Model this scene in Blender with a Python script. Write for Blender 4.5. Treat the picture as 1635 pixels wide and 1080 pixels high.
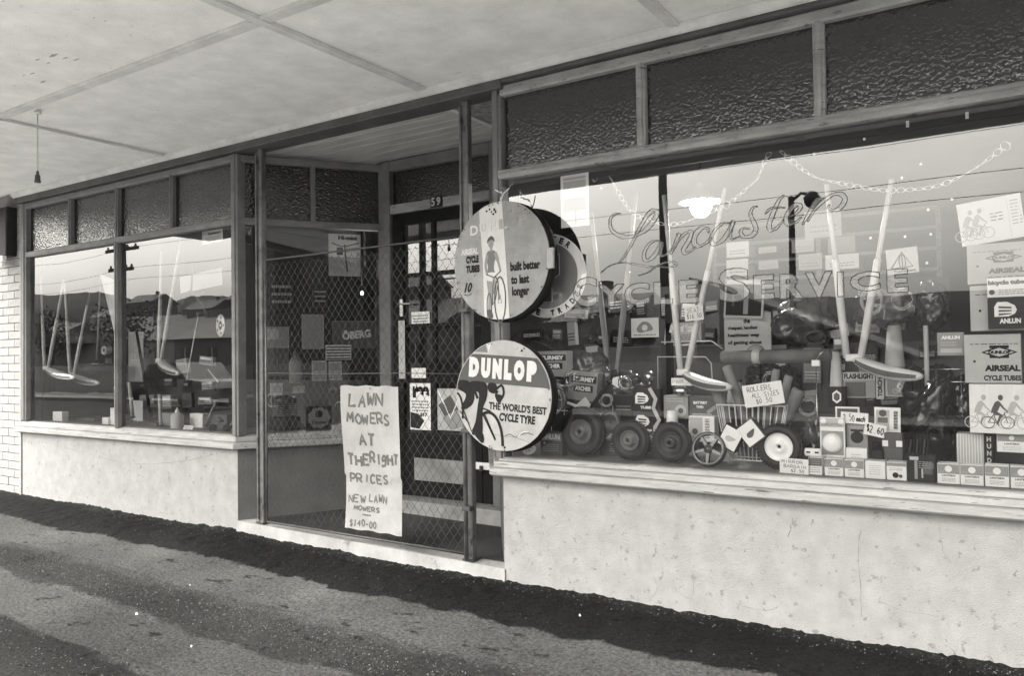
import bpy, math, random
from mathutils import Vector, Matrix, noise
from mathutils.geometry import tessellate_polygon
random.seed(7)
for o in list(bpy.data.objects): bpy.data.objects.remove(o)
S = bpy.context.scene
COL = S.collection
rad = math.radians

# ------------------------------------------------------------------ camera
EYE = Vector((0, -3.73, 1.23))
YAW, PITCH, ROLL, FPX = .5825, .0227, .014, 1266.7      # photograph is 1635 x 1080
fw = Vector((-math.sin(YAW)*math.cos(PITCH), math.cos(YAW)*math.cos(PITCH), math.sin(PITCH)))
r0 = fw.cross(Vector((0, 0, 1))).normalized(); u0 = r0.cross(fw)
rt = math.cos(ROLL)*r0 - math.sin(ROLL)*u0; up = rt.cross(fw)
cam = bpy.data.cameras.new('camera'); cam_o = bpy.data.objects.new('camera', cam); COL.objects.link(cam_o)
cam.sensor_fit = 'HORIZONTAL'; cam.sensor_width = 36; cam.lens = 36*FPX/1635
cam.clip_start = .05; cam.clip_end = 3000
m = Matrix((rt, up, -fw)).transposed().to_4x4(); m.translation = EYE
cam_o.matrix_world = m; S.camera = cam_o

# ------------------------------------------------------------------ sky, sun, exposure
SUN_EL, SUN_AZ = rad(48), rad(215)
TINT = (1, .978, .905, 1)
w = bpy.data.worlds.new('World'); S.world = w; w.use_nodes = True
nt = w.node_tree; nt.nodes.clear()
def N(nt, t, **k):
    n = nt.nodes.new(t)
    for a, b in k.items():
        if a.startswith('i_'): n.inputs[a[2:].replace('_', ' ')].default_value = b
        else: setattr(n, a, b)
    return n
sky = N(nt, 'ShaderNodeTexSky', sky_type='NISHITA', sun_disc=False, sun_elevation=SUN_EL, sun_rotation=SUN_AZ, dust_density=4, air_density=1.5)
bw = N(nt, 'ShaderNodeRGBToBW')
tc = N(nt, 'ShaderNodeTexCoord'); mp = N(nt, 'ShaderNodeMapping'); mp.inputs['Scale'].default_value = (1, 1, 2.6)
cl = N(nt, 'ShaderNodeTexNoise', i_Scale=2.2, i_Detail=6.0, i_Roughness=.55)
cr = N(nt, 'ShaderNodeMapRange'); cr.inputs['From Min'].default_value = .3; cr.inputs['From Max'].default_value = .7
cr.inputs['To Min'].default_value = .8; cr.inputs['To Max'].default_value = 1.25
sx = N(nt, 'ShaderNodeSeparateXYZ'); gr = N(nt, 'ShaderNodeMapRange')      # overcast: brighter overhead than at the horizon
gr.inputs['From Min'].default_value = 0; gr.inputs['From Max'].default_value = .3; gr.inputs['To Min'].default_value = 1.7; gr.inputs['To Max'].default_value = 4.1
m1 = N(nt, 'ShaderNodeMath', operation='MULTIPLY'); m2 = N(nt, 'ShaderNodeMath', operation='MULTIPLY')
mt = N(nt, 'ShaderNodeMix', data_type='RGBA', blend_type='MULTIPLY'); mt.inputs[0].default_value = 1; mt.inputs[7].default_value = TINT
bg = N(nt, 'ShaderNodeBackground', i_Strength=.15); wo = N(nt, 'ShaderNodeOutputWorld')
L = nt.links.new
L(sky.outputs[0], bw.inputs[0]); L(tc.outputs['Generated'], mp.inputs[0]); L(mp.outputs[0], cl.inputs['Vector']); L(cl.outputs[0], cr.inputs[0])
L(tc.outputs['Generated'], sx.inputs[0]); L(sx.outputs[2], gr.inputs[0])
L(bw.outputs[0], m1.inputs[0]); L(cr.outputs[0], m1.inputs[1]); L(m1.outputs[0], m2.inputs[0]); L(gr.outputs[0], m2.inputs[1])
L(m2.outputs[0], mt.inputs[6]); L(mt.outputs[2], bg.inputs[0]); L(bg.outputs[0], wo.inputs[0])
sun = bpy.data.lights.new('sun', 'SUN'); sun.energy = .6; sun.angle = rad(25); sun.color = (1, .975, .9)
so = bpy.data.objects.new('sun', sun); COL.objects.link(so)
sd = Vector((math.sin(SUN_AZ)*math.cos(SUN_EL), math.cos(SUN_AZ)*math.cos(SUN_EL), math.sin(SUN_EL)))
so.rotation_euler = sd.to_track_quat('Z', 'Y').to_euler(); so.location = (-3, -12, 12)
S.view_settings.view_transform = 'Standard'; S.view_settings.look = 'None'; S.view_settings.gamma = 1
S.view_settings.exposure = .68
try: S.view_settings.use_curve_mapping = False
except Exception: pass
S.render.engine = 'CYCLES'
S.cycles.max_bounces = 8; S.cycles.transparent_max_bounces = 16; S.cycles.diffuse_bounces = 4; S.cycles.glossy_bounces = 4
S.cycles.sample_clamp_indirect = 6

# ------------------------------------------------------------------ survey helpers: a line of sight meets a real plane
def ray(px, py): return fw + rt*((px-817.5)/FPX) + up*((540-py)/FPX)
def F(px, py, y=0.):
    d = ray(px, py); return EYE + d*((y-EYE.y)/d.y)
def G(px, py, z):
    d = ray(px, py); return EYE + d*((z-EYE.z)/d.z)
def FV(px, py, a, b, off=0.):        # vertical plane through a and b (2D), pushed in by off
    ax, ay = a; bx_, by_ = b; n = Vector((-(by_-ay), bx_-ax, 0)).normalized()
    if n.y < 0: n = -n
    o = Vector((ax, ay, 0)) + n*off; d = ray(px, py)
    return EYE + d*((o-EYE).dot(n)/d.dot(n))

# ------------------------------------------------------------------ materials (greys: the place is seen in black and white)
MAT = {}
def mat(name, v, rough=.7, var=.0, scale=6., bump=0., bscale=60., metal=0., spec=.5, stretch=None, dark=None, emit=0., coord='Object', detail=6., coat=0.):
    if name in MAT: return MAT[name]
    m = bpy.data.materials.new(name); m.use_nodes = True; t = m.node_tree; b = t.nodes['Principled BSDF']; MAT[name] = m
    b.inputs['Roughness'].default_value = rough; b.inputs['Metallic'].default_value = metal; b.inputs['Specular IOR Level'].default_value = spec
    b.inputs['Base Color'].default_value = (v, v, v, 1); b.inputs['Coat Weight'].default_value = coat
    if emit:
        b.inputs['Emission Color'].default_value = (1, .985, .93, 1); b.inputs['Emission Strength'].default_value = emit
    if var or bump or dark:
        c = N(t, 'ShaderNodeTexCoord'); mp = N(t, 'ShaderNodeMapping'); t.links.new(c.outputs[coord], mp.inputs[0])
        if stretch: mp.inputs['Scale'].default_value = stretch
        V = mp.outputs[0]
    if var or dark:
        n = N(t, 'ShaderNodeTexNoise', i_Scale=scale, i_Detail=detail, i_Roughness=.62); t.links.new(V, n.inputs['Vector'])
        r = N(t, 'ShaderNodeMapRange'); r.inputs['From Min'].default_value = .3; r.inputs['From Max'].default_value = .7
        r.inputs['To Min'].default_value = v*(1-var); r.inputs['To Max'].default_value = v*(1+var*.6); t.links.new(n.outputs[0], r.inputs[0])
        out = r.outputs[0]
        if dark:       # dirt or flaking: (value, threshold, softness, scale, stretch)
            dv, th, sf, sc = dark[:4]
            mp2 = N(t, 'ShaderNodeMapping'); t.links.new(c.outputs[coord], mp2.inputs[0]); mp2.inputs['Location'].default_value = (3.1, 1.7, 5.3)
            if len(dark) > 4: mp2.inputs['Scale'].default_value = dark[4]
            n2 = N(t, 'ShaderNodeTexNoise', i_Scale=sc, i_Detail=8., i_Roughness=.65); t.links.new(mp2.outputs[0], n2.inputs['Vector'])
            r2 = N(t, 'ShaderNodeMapRange'); r2.inputs['From Min'].default_value = th; r2.inputs['From Max'].default_value = th+sf; t.links.new(n2.outputs[0], r2.inputs[0])
            mx = N(t, 'ShaderNodeMix', data_type='FLOAT'); t.links.new(r2.outputs[0], mx.inputs[0]); t.links.new(out, mx.inputs[2]); mx.inputs[3].default_value = dv
            out = mx.outputs[0]
        t.links.new(out, b.inputs['Base Color'])
    if bump:
        n3 = N(t, 'ShaderNodeTexNoise', i_Scale=bscale, i_Detail=5.); t.links.new(V, n3.inputs['Vector'])
        bm_ = N(t, 'ShaderNodeBump', i_Strength=bump, i_Distance=.01); t.links.new(n3.outputs[0], bm_.inputs['Height']); t.links.new(bm_.outputs[0], b.inputs['Normal'])
    return m
def glass_mat():
    m = bpy.data.materials.new('window_glass'); m.use_nodes = True; t = m.node_tree; t.nodes.clear()
    o = N(t, 'ShaderNodeOutputMaterial'); mx = N(t, 'ShaderNodeMixShader'); tr = N(t, 'ShaderNodeBsdfTransparent'); gl = N(t, 'ShaderNodeBsdfGlossy', i_Roughness=0.)
    fr = N(t, 'ShaderNodeFresnel', i_IOR=1.6); ml = N(t, 'ShaderNodeMath', operation='MULTIPLY_ADD'); ml.inputs[1].default_value = 2.1; ml.inputs[2].default_value = 0.0
    tr.inputs[0].default_value = (.97, .97, .97, 1)
    c = N(t, 'ShaderNodeTexCoord'); n = N(t, 'ShaderNodeTexNoise', i_Scale=1.1, i_Detail=1.); bmp = N(t, 'ShaderNodeBump', i_Strength=.05, i_Distance=.02)
    t.links.new(c.outputs['Object'], n.inputs['Vector']); t.links.new(n.outputs[0], bmp.inputs['Height']); t.links.new(bmp.outputs[0], gl.inputs['Normal'])
    # a little dust on the pane
    df = N(t, 'ShaderNodeBsdfDiffuse'); df.inputs[0].default_value = (.6, .6, .6, 1); mx2 = N(t, 'ShaderNodeMixShader')
    n2 = N(t, 'ShaderNodeTexNoise', i_Scale=5., i_Detail=8., i_Roughness=.7); mpp = N(t, 'ShaderNodeMapping'); mpp.inputs['Scale'].default_value = (3, 3, .8)
    r2 = N(t, 'ShaderNodeMapRange'); r2.inputs['From Min'].default_value = .45; r2.inputs['From Max'].default_value = .8; r2.inputs['To Max'].default_value = .012; r2.inputs['To Min'].default_value = .001
    t.links.new(c.outputs['Object'], mpp.inputs[0]); t.links.new(mpp.outputs[0], n2.inputs['Vector']); t.links.new(n2.outputs[0], r2.inputs[0])
    t.links.new(r2.outputs[0], mx2.inputs[0]); t.links.new(tr.outputs[0], mx2.inputs[1]); t.links.new(df.outputs[0], mx2.inputs[2])
    t.links.new(fr.outputs[0], ml.inputs[0]); t.links.new(ml.outputs[0], mx.inputs[0]); t.links.new(mx2.outputs[0], mx.inputs[1]); t.links.new(gl.outputs[0], mx.inputs[2]); t.links.new(mx.outputs[0], o.inputs[0])
    return m
def obscure_mat():
    m = bpy.data.materials.new('obscured_glass'); m.use_nodes = True; t = m.node_tree; b = t.nodes['Principled BSDF']
    b.inputs['Base Color'].default_value = (.012, .012, .012, 1); b.inputs['Roughness'].default_value = .05; b.inputs['IOR'].default_value = 1.85
    c = N(t, 'ShaderNodeTexCoord'); mp = N(t, 'ShaderNodeMapping'); mp.inputs['Scale'].default_value = (.9, .9, 1.15); t.links.new(c.outputs['Object'], mp.inputs[0])
    v = N(t, 'ShaderNodeTexNoise', i_Scale=58., i_Detail=1., i_Distortion=.3); t.links.new(mp.outputs[0], v.inputs['Vector'])
    v2 = N(t, 'ShaderNodeTexVoronoi', feature='SMOOTH_F1', i_Scale=60.); t.links.new(mp.outputs[0], v2.inputs['Vector'])
    ad = N(t, 'ShaderNodeMath', operation='ADD'); t.links.new(v.outputs[0], ad.inputs[0]); t.links.new(v2.outputs[0], ad.inputs[1])
    bp = N(t, 'ShaderNodeBump', i_Strength=.45, i_Distance=.007); t.links.new(ad.outputs[0], bp.inputs['Height']); t.links.new(bp.outputs[0], b.inputs['Normal'])
    return m
def film_mat(name, v, a):          # thin translucent paint on the glass
    m = bpy.data.materials.new(name); m.use_nodes = True; t = m.node_tree; b = t.nodes['Principled BSDF']
    b.inputs['Base Color'].default_value = (v, v, v, 1); b.inputs['Alpha'].default_value = a; b.inputs['Roughness'].default_value = .6; MAT[name] = m; return m
GLASS, OBSC = glass_mat(), obscure_mat()

PAINT = mat('weathered_painted_timber', .3, .55, .35, 5, .25, 90, stretch=(1, 1, 3), dark=(.1, .6, .05, 14, (1, 1, 4)))
FRAME = mat('grey_painted_joinery', .16, .6, .3, 7, .2, 80, dark=(.08, .64, .05, 20))
SILLM = mat('flaking_sill_paint', .33, .7, .3, 4, .4, 60, stretch=(1, 3, 6), dark=(.08, .615, .03, 5, (1.2, 5, 18)))
STUCCO = mat('white_painted_render', .31, .85, .16, 9, .6, 190, dark=(.2, .6, .05, 26), detail=12.)
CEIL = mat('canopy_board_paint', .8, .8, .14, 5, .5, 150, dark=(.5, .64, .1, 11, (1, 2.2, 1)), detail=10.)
BATT = mat('batten_paint', .6, .7, .22, 6, .2, 60, stretch=(1, 1, 1), dark=(.25, .66, .06, 18))
DARKW = mat('dark_stained_timber', .012, .6, .4, 8, .2, 60, spec=.15)
BEAM = mat('dull_beam_paint', .08, .7, .4, 5, .3, 60, dark=(.06, .6, .05, 10, (1, 1, 3)))
STEEL = mat('worn_steel_post', .15, .45, .5, 9, .3, 80, metal=.3, dark=(.05, .58, .06, 16, (1, 1, .4)))
WIRE = mat('galvanised_wire', .1, .5, .3, 20, metal=.3)
DARKSTEEL = mat('dark_steel', .07, .45, .3, 12, metal=.4)
BLACK = mat('black_rubber', .012, .7, .3, 20, .2, 90, spec=.15)
BLK = mat('black_ink', .012, .7, spec=.15)
INK = mat('grey_ink', .11, .8, .3, 30)
WHITE = mat('white_card', .86, .75, .06, 10)
WPAINT = mat('white_enamel', .87, .3, .05, 8, coat=.3)
PAPER = mat('aged_paper', .33, .85, .2, 5, .25, 30, dark=(.22, .62, .12, 9))
GREY1, GREY2, GREY3, GREY4 = (mat('light_grey_card', .5, .7, .1, 9), mat('mid_grey_card', .3, .65, .12, 9), mat('dark_grey_card', .11, .6, .2, 9, spec=.2), mat('near_black_card', .028, .6, .2, 9, spec=.15))
CHROME = mat('dull_chrome', .6, .25, .1, 10, metal=1.)
GALV = mat('white_wire_coating', .75, .4)
PLAST = mat('crumpled_clear_bag', .1, .16, .5, 9, .9, 22, coat=.6)
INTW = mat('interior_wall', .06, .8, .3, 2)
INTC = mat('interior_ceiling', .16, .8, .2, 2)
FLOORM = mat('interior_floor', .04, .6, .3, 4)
SHELFW = mat('shelf_timber', .16, .6, .4, 6, stretch=(1, 6, 6))

# ------------------------------------------------------------------ mesh builder
class MB:
    def __init__(s): s.v = []; s.f = []; s.sm = []
    def add(s, vs, fs, smooth=False):
        n = len(s.v); s.v += [tuple(p) for p in vs]; s.f += [tuple(i+n for i in f) for f in fs]; s.sm += [smooth]*len(fs); return s
    def box(s, a, b, M=None):
        (x0, y0, z0), (x1, y1, z1) = a, b
        vs = [Vector(p) for p in ((x0, y0, z0), (x1, y0, z0), (x1, y1, z0), (x0, y1, z0), (x0, y0, z1), (x1, y0, z1), (x1, y1, z1), (x0, y1, z1))]
        if M: vs = [M @ p for p in vs]
        return s.add(vs, [(0, 3, 2, 1), (4, 5, 6, 7), (0, 1, 5, 4), (1, 2, 6, 5), (2, 3, 7, 6), (3, 0, 4, 7)])
    def bbox(s, a, b, r=.003, M=None):          # box with chamfered vertical and horizontal edges, cheap
        (x0, y0, z0), (x1, y1, z1) = a, b; r = min(r, (x1-x0)/3, (y1-y0)/3, (z1-z0)/3)
        def ring(d, z): return [(x0+d, y0+r, z), (x0+r, y0+d, z), (x1-r, y0+d, z), (x1-d, y0+r, z), (x1-d, y1-r, z), (x1-r, y1-d, z), (x0+r, y1-d, z), (x0+d, y1-r, z)]
        vs = ring(r*.7, z0)+ring(0, z0+r)+ring(0, z1-r)+ring(r*.7, z1); vs = [Vector(p) for p in vs]
        if M: vs = [M @ p for p in vs]
        fs = [tuple(range(7, -1, -1)), tuple(range(24, 32))]
        for k in range(3): fs += [(k*8+i, k*8+(i+1) % 8, k*8+8+(i+1) % 8, k*8+8+i) for i in range(8)]
        return s.add(vs, fs)
    def tube(s, pts, r, n=8, closed=False):
        pts = [Vector(p) for p in pts]; R = r if isinstance(r, (list, tuple)) else [r]*len(pts); vs = []; k = len(pts)
        for i, p in enumerate(pts):
            t = (pts[(i+1) % k if closed else min(i+1, k-1)] - pts[(i-1) % k if closed else max(i-1, 0)]).normalized()
            a = Vector((0, 0, 1)) if abs(t.z) < .9 else Vector((0, 1, 0)); e1 = t.cross(a).normalized(); e2 = t.cross(e1)
            vs += [p + (e1*math.cos(2*math.pi*j/n)+e2*math.sin(2*math.pi*j/n))*R[i] for j in range(n)]
        fs = [(i*n+j, i*n+(j+1) % n, ((i+1) % k)*n+(j+1) % n, ((i+1) % k)*n+j) for i in range(k if closed else k-1) for j in range(n)]
        if not closed: fs += [tuple(range(n-1, -1, -1)), tuple(range((k-1)*n, k*n))]
        return s.add(vs, fs, True)
    def lathe(s, prof, n=32, M=None, axis='Z'):     # prof: (radius, height)
        vs = []
        for (r, h) in prof:
            for j in range(n):
                a = 2*math.pi*j/n; c, d = r*math.cos(a), r*math.sin(a)
                vs.append(Vector((c, d, h)) if axis == 'Z' else Vector((c, h, d)))
        if M: vs = [M @ p for p in vs]
        k = len(prof); fs = [(i*n+j, i*n+(j+1) % n, (i+1)*n+(j+1) % n, (i+1)*n+j) for i in range(k-1) for j in range(n)]
        return s.add(vs, fs, True)
    def poly(s, pts, y=0.):                        # flat polygon in local x-z, facing -y
        v3 = [Vector((p[0], y, p[1])) for p in pts]
        tri = tessellate_polygon([[Vector((p[0], p[1], 0)) for p in pts]])
        out = []
        for t in tri:
            a, b, c = (pts[i] for i in t)
            out.append(t if (b[0]-a[0])*(c[1]-a[1])-(b[1]-a[1])*(c[0]-a[0]) > 0 else t[::-1])
        return s.add(v3, out)
    def prism(s, pts, y0, y1, M=None):
        n = len(pts); A = sum(pts[i][0]*pts[(i+1) % n][1]-pts[(i+1) % n][0]*pts[i][1] for i in range(n))
        if A < 0: pts = pts[::-1]
        vs = [Vector((p[0], y0, p[1])) for p in pts]+[Vector((p[0], y1, p[1])) for p in pts]
        if M: vs = [M @ p for p in vs]
        tri = tessellate_polygon([[Vector((p[0], p[1], 0)) for p in pts]])
        fs = []
        for t in tri:
            a, b, c = (pts[i] for i in t)
            t = tuple(t) if (b[0]-a[0])*(c[1]-a[1])-(b[1]-a[1])*(c[0]-a[0]) > 0 else tuple(t[::-1])
            fs += [t, tuple(i+n for i in t[::-1])]
        fs += [(i, i+n, (i+1) % n+n, (i+1) % n) for i in range(n)]
        return s.add(vs, fs)
    def line(s, pts, wd, y=0., closed=False):      # flat ribbon in local x-z
        pts = [Vector((p[0], p[1])) for p in pts]; k = len(pts); W = wd if isinstance(wd, (list, tuple)) else [wd]*k; vs = []
        for i, p in enumerate(pts):
            t = pts[(i+1) % k if closed else min(i+1, k-1)] - pts[(i-1) % k if closed else max(i-1, 0)]
            t = t.normalized() if t.length > 1e-9 else Vector((1, 0)); n = Vector((-t.y, t.x))
            for sg in (1, -1): q = p+n*W[i]*.5*sg; vs.append((q.x, y, q.y))
        return s.add(vs, [(2*i, 2*i+1, 2*((i+1) % k)+1, 2*((i+1) % k)) for i in range(k if closed else k-1)])
    def sweep(s, path, prof):                      # path 2D in plan, prof (outward, z); mitred. outward = right-hand side of travel
        P = [Vector(p) for p in path]; n = len(P); k = len(prof); vs = []
        for i, p in enumerate(P):
            d1 = (P[i]-P[i-1]).normalized() if i else (P[1]-P[0]).normalized(); d2 = (P[i+1]-P[i]).normalized() if i < n-1 else d1
            n1 = Vector((d1.y, -d1.x)); n2 = Vector((d2.y, -d2.x)); mm = (n1+n2); mm = mm/(1+n1.dot(n2))
            vs += [(p.x+mm.x*o, p.y+mm.y*o, z) for (o, z) in prof]
        fs = [(i*k+j, i*k+(j+1) % k, (i+1)*k+(j+1) % k, (i+1)*k+j) for i in range(n-1) for j in range(k)]
        fs += [tuple(range(k-1, -1, -1)), tuple(range((n-1)*k, n*k))]
        return s.add(vs, fs)
    def mesh(s, name):
        me = bpy.data.meshes.new(name); me.from_pydata(s.v, [], s.f); me.polygons.foreach_set('use_smooth', s.sm); me.update(); return me
def link(name, me, m=None, parent=None):
    o = bpy.data.objects.new(name, me); COL.objects.link(o)
    if m is not None and me is not None and not me.materials: me.materials.append(m)
    if parent is not None: o.parent = parent
    return o
def obj(name, b, m, parent=None, sol=None): 
    o = link(name, b.mesh(name), m, parent)
    return o
def tag(o, label=None, cat=None, group=None, kind=None):
    for k, v in (('label', label), ('category', cat), ('group', group), ('kind', kind)):
        if v: o[k] = v
    return o
def thing(name, label, cat, loc=(0, 0, 0), rz=0., ry=0., rx=0., group=None):
    o = bpy.data.objects.new(name, None); COL.objects.link(o); o.empty_display_size = .05
    o.location = loc; o.rotation_euler = (rx, ry, rz); return tag(o, label, cat, group)
def copy_tree(o, parent=None):
    c = o.copy(); COL.objects.link(c)
    if parent: c.parent = parent
    for ch in list(o.children): copy_tree(ch, c)
    return c
def struct(name, b, m): return tag(obj(name, b, m), kind='structure')

# ------------------------------------------------------------------ lettering
_tc = {}
def text_mesh(s, bold=0., shear=0., space=1.):
    k = (s, bold, shear, space)
    if k not in _tc:
        c = bpy.data.curves.new('t', 'FONT'); c.body = s; c.size = 1; c.offset = bold; c.shear = shear; c.space_character = space; c.resolution_u = 3; c.fill_mode = 'FRONT'
        o = bpy.data.objects.new('t', c); COL.objects.link(o); me = bpy.data.meshes.new_from_object(o); bpy.data.objects.remove(o)
        vs = [v.co.copy() for v in me.vertices]; fs = [tuple(p.vertices) for p in me.polygons]
        x0 = min(v.x for v in vs); x1 = max(v.x for v in vs); y0 = min(v.y for v in vs); y1 = max(v.y for v in vs)
        _tc[k] = ([((v.x-x0)/(x1-x0), (v.y-y0)/(y1-y0)) for v in vs], fs, (x1-x0)/(y1-y0)); bpy.data.meshes.remove(me)
    return _tc[k]
def text(b, s, x0, z0, x1, z1, y=-.001, bold=.02, shear=0., rot=0., space=1.):   # lettering filling the box x0..x1, z0..z1 in local x-z
    v, f, asp = text_mesh(s, bold, shear, space); cx, cz = (x0+x1)/2, (z0+z1)/2; cr_, sr = math.cos(rot), math.sin(rot); vs = []
    for (u, t) in v:
        dx, dz = (u-.5)*(x1-x0), (t-.5)*(z1-z0); vs.append((cx+dx*cr_-dz*sr, y, cz+dx*sr+dz*cr_))
    b.add(vs, f); return b
STK = {'A': [[(0, 0), (.5, 1), (1, 0)], [(.2, .4), (.8, .4)]], 'B': [[(0, 0), (0, 1), (.7, .95), (.8, .7), (.1, .52), (.9, .4), (.9, .1), (0, 0)]], 'C': [[(.95, .85), (.5, 1), (.1, .75), (0, .4), (.3, .03), (.95, .12)]],
 'D': [[(0, 0), (0, 1), (.6, .9), (1, .5), (.7, .1), (0, 0)]], 'E': [[(1, 1), (0, 1), (0, 0), (1, 0)], [(0, .5), (.75, .5)]], 'F': [[(1, 1), (0, 1), (0, 0)], [(0, .5), (.75, .5)]],
 'G': [[(.95, .85), (.5, 1), (.05, .6), (.3, .02), (.9, .1), (.95, .45), (.5, .45)]], 'g': [[(.9, .8), (.4, .95), (.1, .65), (.4, .45), (.85, .6), (.9, .9), (.85, .1), (.3, -.05), (.1, .1)]], 'H': [[(0, 0), (0, 1)], [(1, 0), (1, 1)], [(0, .5), (1, .5)]], 'I': [[(.5, 0), (.5, 1)]],
 'J': [[(.9, 1), (.9, .2), (.5, 0), (.1, .2)]], 'K': [[(0, 0), (0, 1)], [(.9, 1), (0, .45), (1, 0)]], 'L': [[(0, 1), (0, 0), (1, 0)]], 'M': [[(0, 0), (.1, 1), (.5, .3), (.9, 1), (1, 0)]], 'N': [[(0, 0), (0, 1), (1, 0), (1, 1)]],
 'O': [[(.5, 1), (.05, .7), (.05, .3), (.5, 0), (.95, .3), (.95, .7), (.5, 1)]], 'P': [[(0, 0), (0, 1), (.8, .95), (.95, .7), (.7, .48), (0, .45)]], 'R': [[(0, 0), (0, 1), (.8, .95), (.9, .7), (.7, .5), (0, .48)], [(.35, .48), (1, 0)]],
 'S': [[(.9, .88), (.45, 1), (.08, .78), (.4, .52), (.9, .3), (.6, .02), (.05, .1)]], 'T': [[(0, 1), (1, 1)], [(.5, 1), (.5, 0)]], 'U': [[(0, 1), (.05, .2), (.5, 0), (.95, .2), (1, 1)]], 'V': [[(0, 1), (.5, 0), (1, 1)]], 'W': [[(0, 1), (.25, 0), (.5, .7), (.75, 0), (1, 1)]],
 'X': [[(0, 0), (1, 1)], [(0, 1), (1, 0)]], 'Y': [[(0, 1), (.5, .5), (1, 1)], [(.5, .5), (.5, 0)]], 'Z': [[(0, 1), (1, 1), (0, 0), (1, 0)]], '0': [[(.5, 1), (.1, .7), (.1, .3), (.5, 0), (.9, .3), (.9, .7), (.5, 1)]], '1': [[(.4, .85), (.55, 1), (.55, 0)]],
 '2': [[(.1, .8), (.5, 1), (.9, .75), (.6, .4), (.05, 0), (.95, 0)]], '3': [[(.1, .95), (.8, .95), (.45, .55), (.9, .3), (.5, 0), (.05, .1)]], '4': [[(.7, 0), (.7, 1), (.05, .35), (.95, .35)]], '5': [[(.9, 1), (.2, 1), (.15, .58), (.7, .6), (.9, .3), (.5, 0), (.05, .08)]],
 '6': [[(.8, 1), (.3, .7), (.1, .3), (.5, 0), (.9, .25), (.6, .5), (.15, .35)]], '8': [[(.5, .52), (.15, .75), (.5, 1), (.85, .75), (.5, .52), (.1, .25), (.5, 0), (.9, .25), (.5, .52)]], '9': [[(.9, .7), (.5, .5), (.1, .75), (.5, 1), (.9, .75), (.75, 0)]],
 '$': [[(.9, .82), (.45, .95), (.08, .75), (.4, .52), (.9, .3), (.6, .05), (.05, .12)], [(.5, 1.12), (.5, -.12)]], '-': [[(.1, .45), (.9, .45)]], '.': [[(.4, 0), (.6, .04)]], "'": [[(.5, 1.05), (.45, .8)]], ' ': []}
def hand(b, s, x0, z0, x1, z1, wd, y=-.001, jit=.05, rot=0.):
    n = len(s); adv = (x1-x0)/(n-.25); lw = adv*.74; h = z1-z0; cx, cz = (x0+x1)/2, (z0+z1)/2; c_, s_ = math.cos(rot), math.sin(rot); yy = y
    for i, ch in enumerate(s):
        dx, dz, tl = random.uniform(-jit, jit)*lw, random.uniform(-jit, jit)*h*1.2, random.uniform(-.12, .12)
        for st in STK.get(ch, []):
            P = []
            for (a, c) in st:
                X = x0+i*adv+dx+a*lw+(c-.5)*tl*h+random.uniform(-.3, .3)*jit*lw; Z = z0+dz+c*h+random.uniform(-.5, .5)*jit*h
                P.append((cx+(X-cx)*c_-(Z-cz)*s_, cz+(X-cx)*s_+(Z-cz)*c_))
            yy -= .00004
            Q = catmull(P, 3) if len(P) > 4 else [p for p in subdiv(P, 2)]
            b.line(Q, [wd*random.uniform(.75, 1.15) for _ in Q], yy)
    return b
def subdiv(P, n):
    out = []
    for i in range(len(P)-1):
        for k in range(n): t = k/n; out.append((P[i][0]*(1-t)+P[i+1][0]*t, P[i][1]*(1-t)+P[i+1][1]*t))
    return out+[P[-1]]
def catmull(P, n=6, closed=False):
    out = []; k = len(P)
    g = (lambda i: P[i % k]) if closed else (lambda i: P[max(0, min(k-1, i))])
    for i in range(k if closed else k-1):
        a, b, c, d = g(i-1), g(i), g(i+1), g(i+2)
        for j in range(n):
            t = j/n; out.append(tuple(.5*(2*b[q]+(c[q]-a[q])*t+(2*a[q]-5*b[q]+4*c[q]-d[q])*t*t+(3*b[q]-a[q]-3*c[q]+d[q])*t**3) for q in range(len(b))))
    return out if closed else out+[tuple(P[-1])]
def ell(cx, cz, rx, rz, n=20, a0=0., a1=2*math.pi): return [(cx+rx*math.cos(a0+(a1-a0)*i/n), cz+rz*math.sin(a0+(a1-a0)*i/n)) for i in range(n)]
def cyclist(b, x, z, s, y=-.0012, lean=0., d=1):       # a small printed silhouette of a rider on a bicycle; s = wheel radius, x,z = between the wheels on the ground
    e = [0]
    def yy(): e[0] += .00004; return y-e[0]
    X = lambda p: (x+d*p[0]*s, z+p[1]*s)
    for wx in (-1.35, 1.35): b.line([X(p) for p in ell(wx, 1, .93, .93, 18)], s*.13, yy(), True)
    for a, c in (((-1.35, 1), (-.2, .95)), ((-.2, .95), (.95, 2.35)), ((-.55, 2.4), (-.2, .95)), ((-.6, 2.25), (.95, 2.25)), ((-1.35, 1), (-.6, 2.2)), ((1.35, 1), (.9, 2.6)), ((.9, 2.6), (1.4, 2.75))): b.line([X(a), X(c)], s*.12, yy())
    b.poly([X(p) for p in ((-.95, 2.55), (-.8, 3.2), (-.35, 4.3), (.15, 4.55), (.45, 4.2), (.3, 3.5), (-.1, 2.6))], yy())
    b.poly([X(p) for p in ell(.45, 5.05, .36, .46, 12)], yy())
    b.line([X(p) for p in ((.25, 4.2), (.8, 3.4), (1.35, 2.85))], [s*.34, s*.26, s*.2], yy())
    b.line([X(p) for p in ((-.5, 2.7), (.45, 2.2), (-.05, .75), (.25, .6))], [s*.6, s*.48, s*.3, s*.2], yy())
    return b
# ================================================================== SETTING
A2, B2 = (-4.862, 0.), (-4.224, .9)              # left splay of the entrance, in plan
J2, K2 = (-2.529, 0.), (-3.17, .9)               # right splay
XL, XR = -8.02, 1.6                              # ends of the shopfront
ZS, ZT, ZF, ZC = .565, 2.235, 2.74, 2.84         # sill underside, transom, top of frame, canopy ceiling

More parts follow.
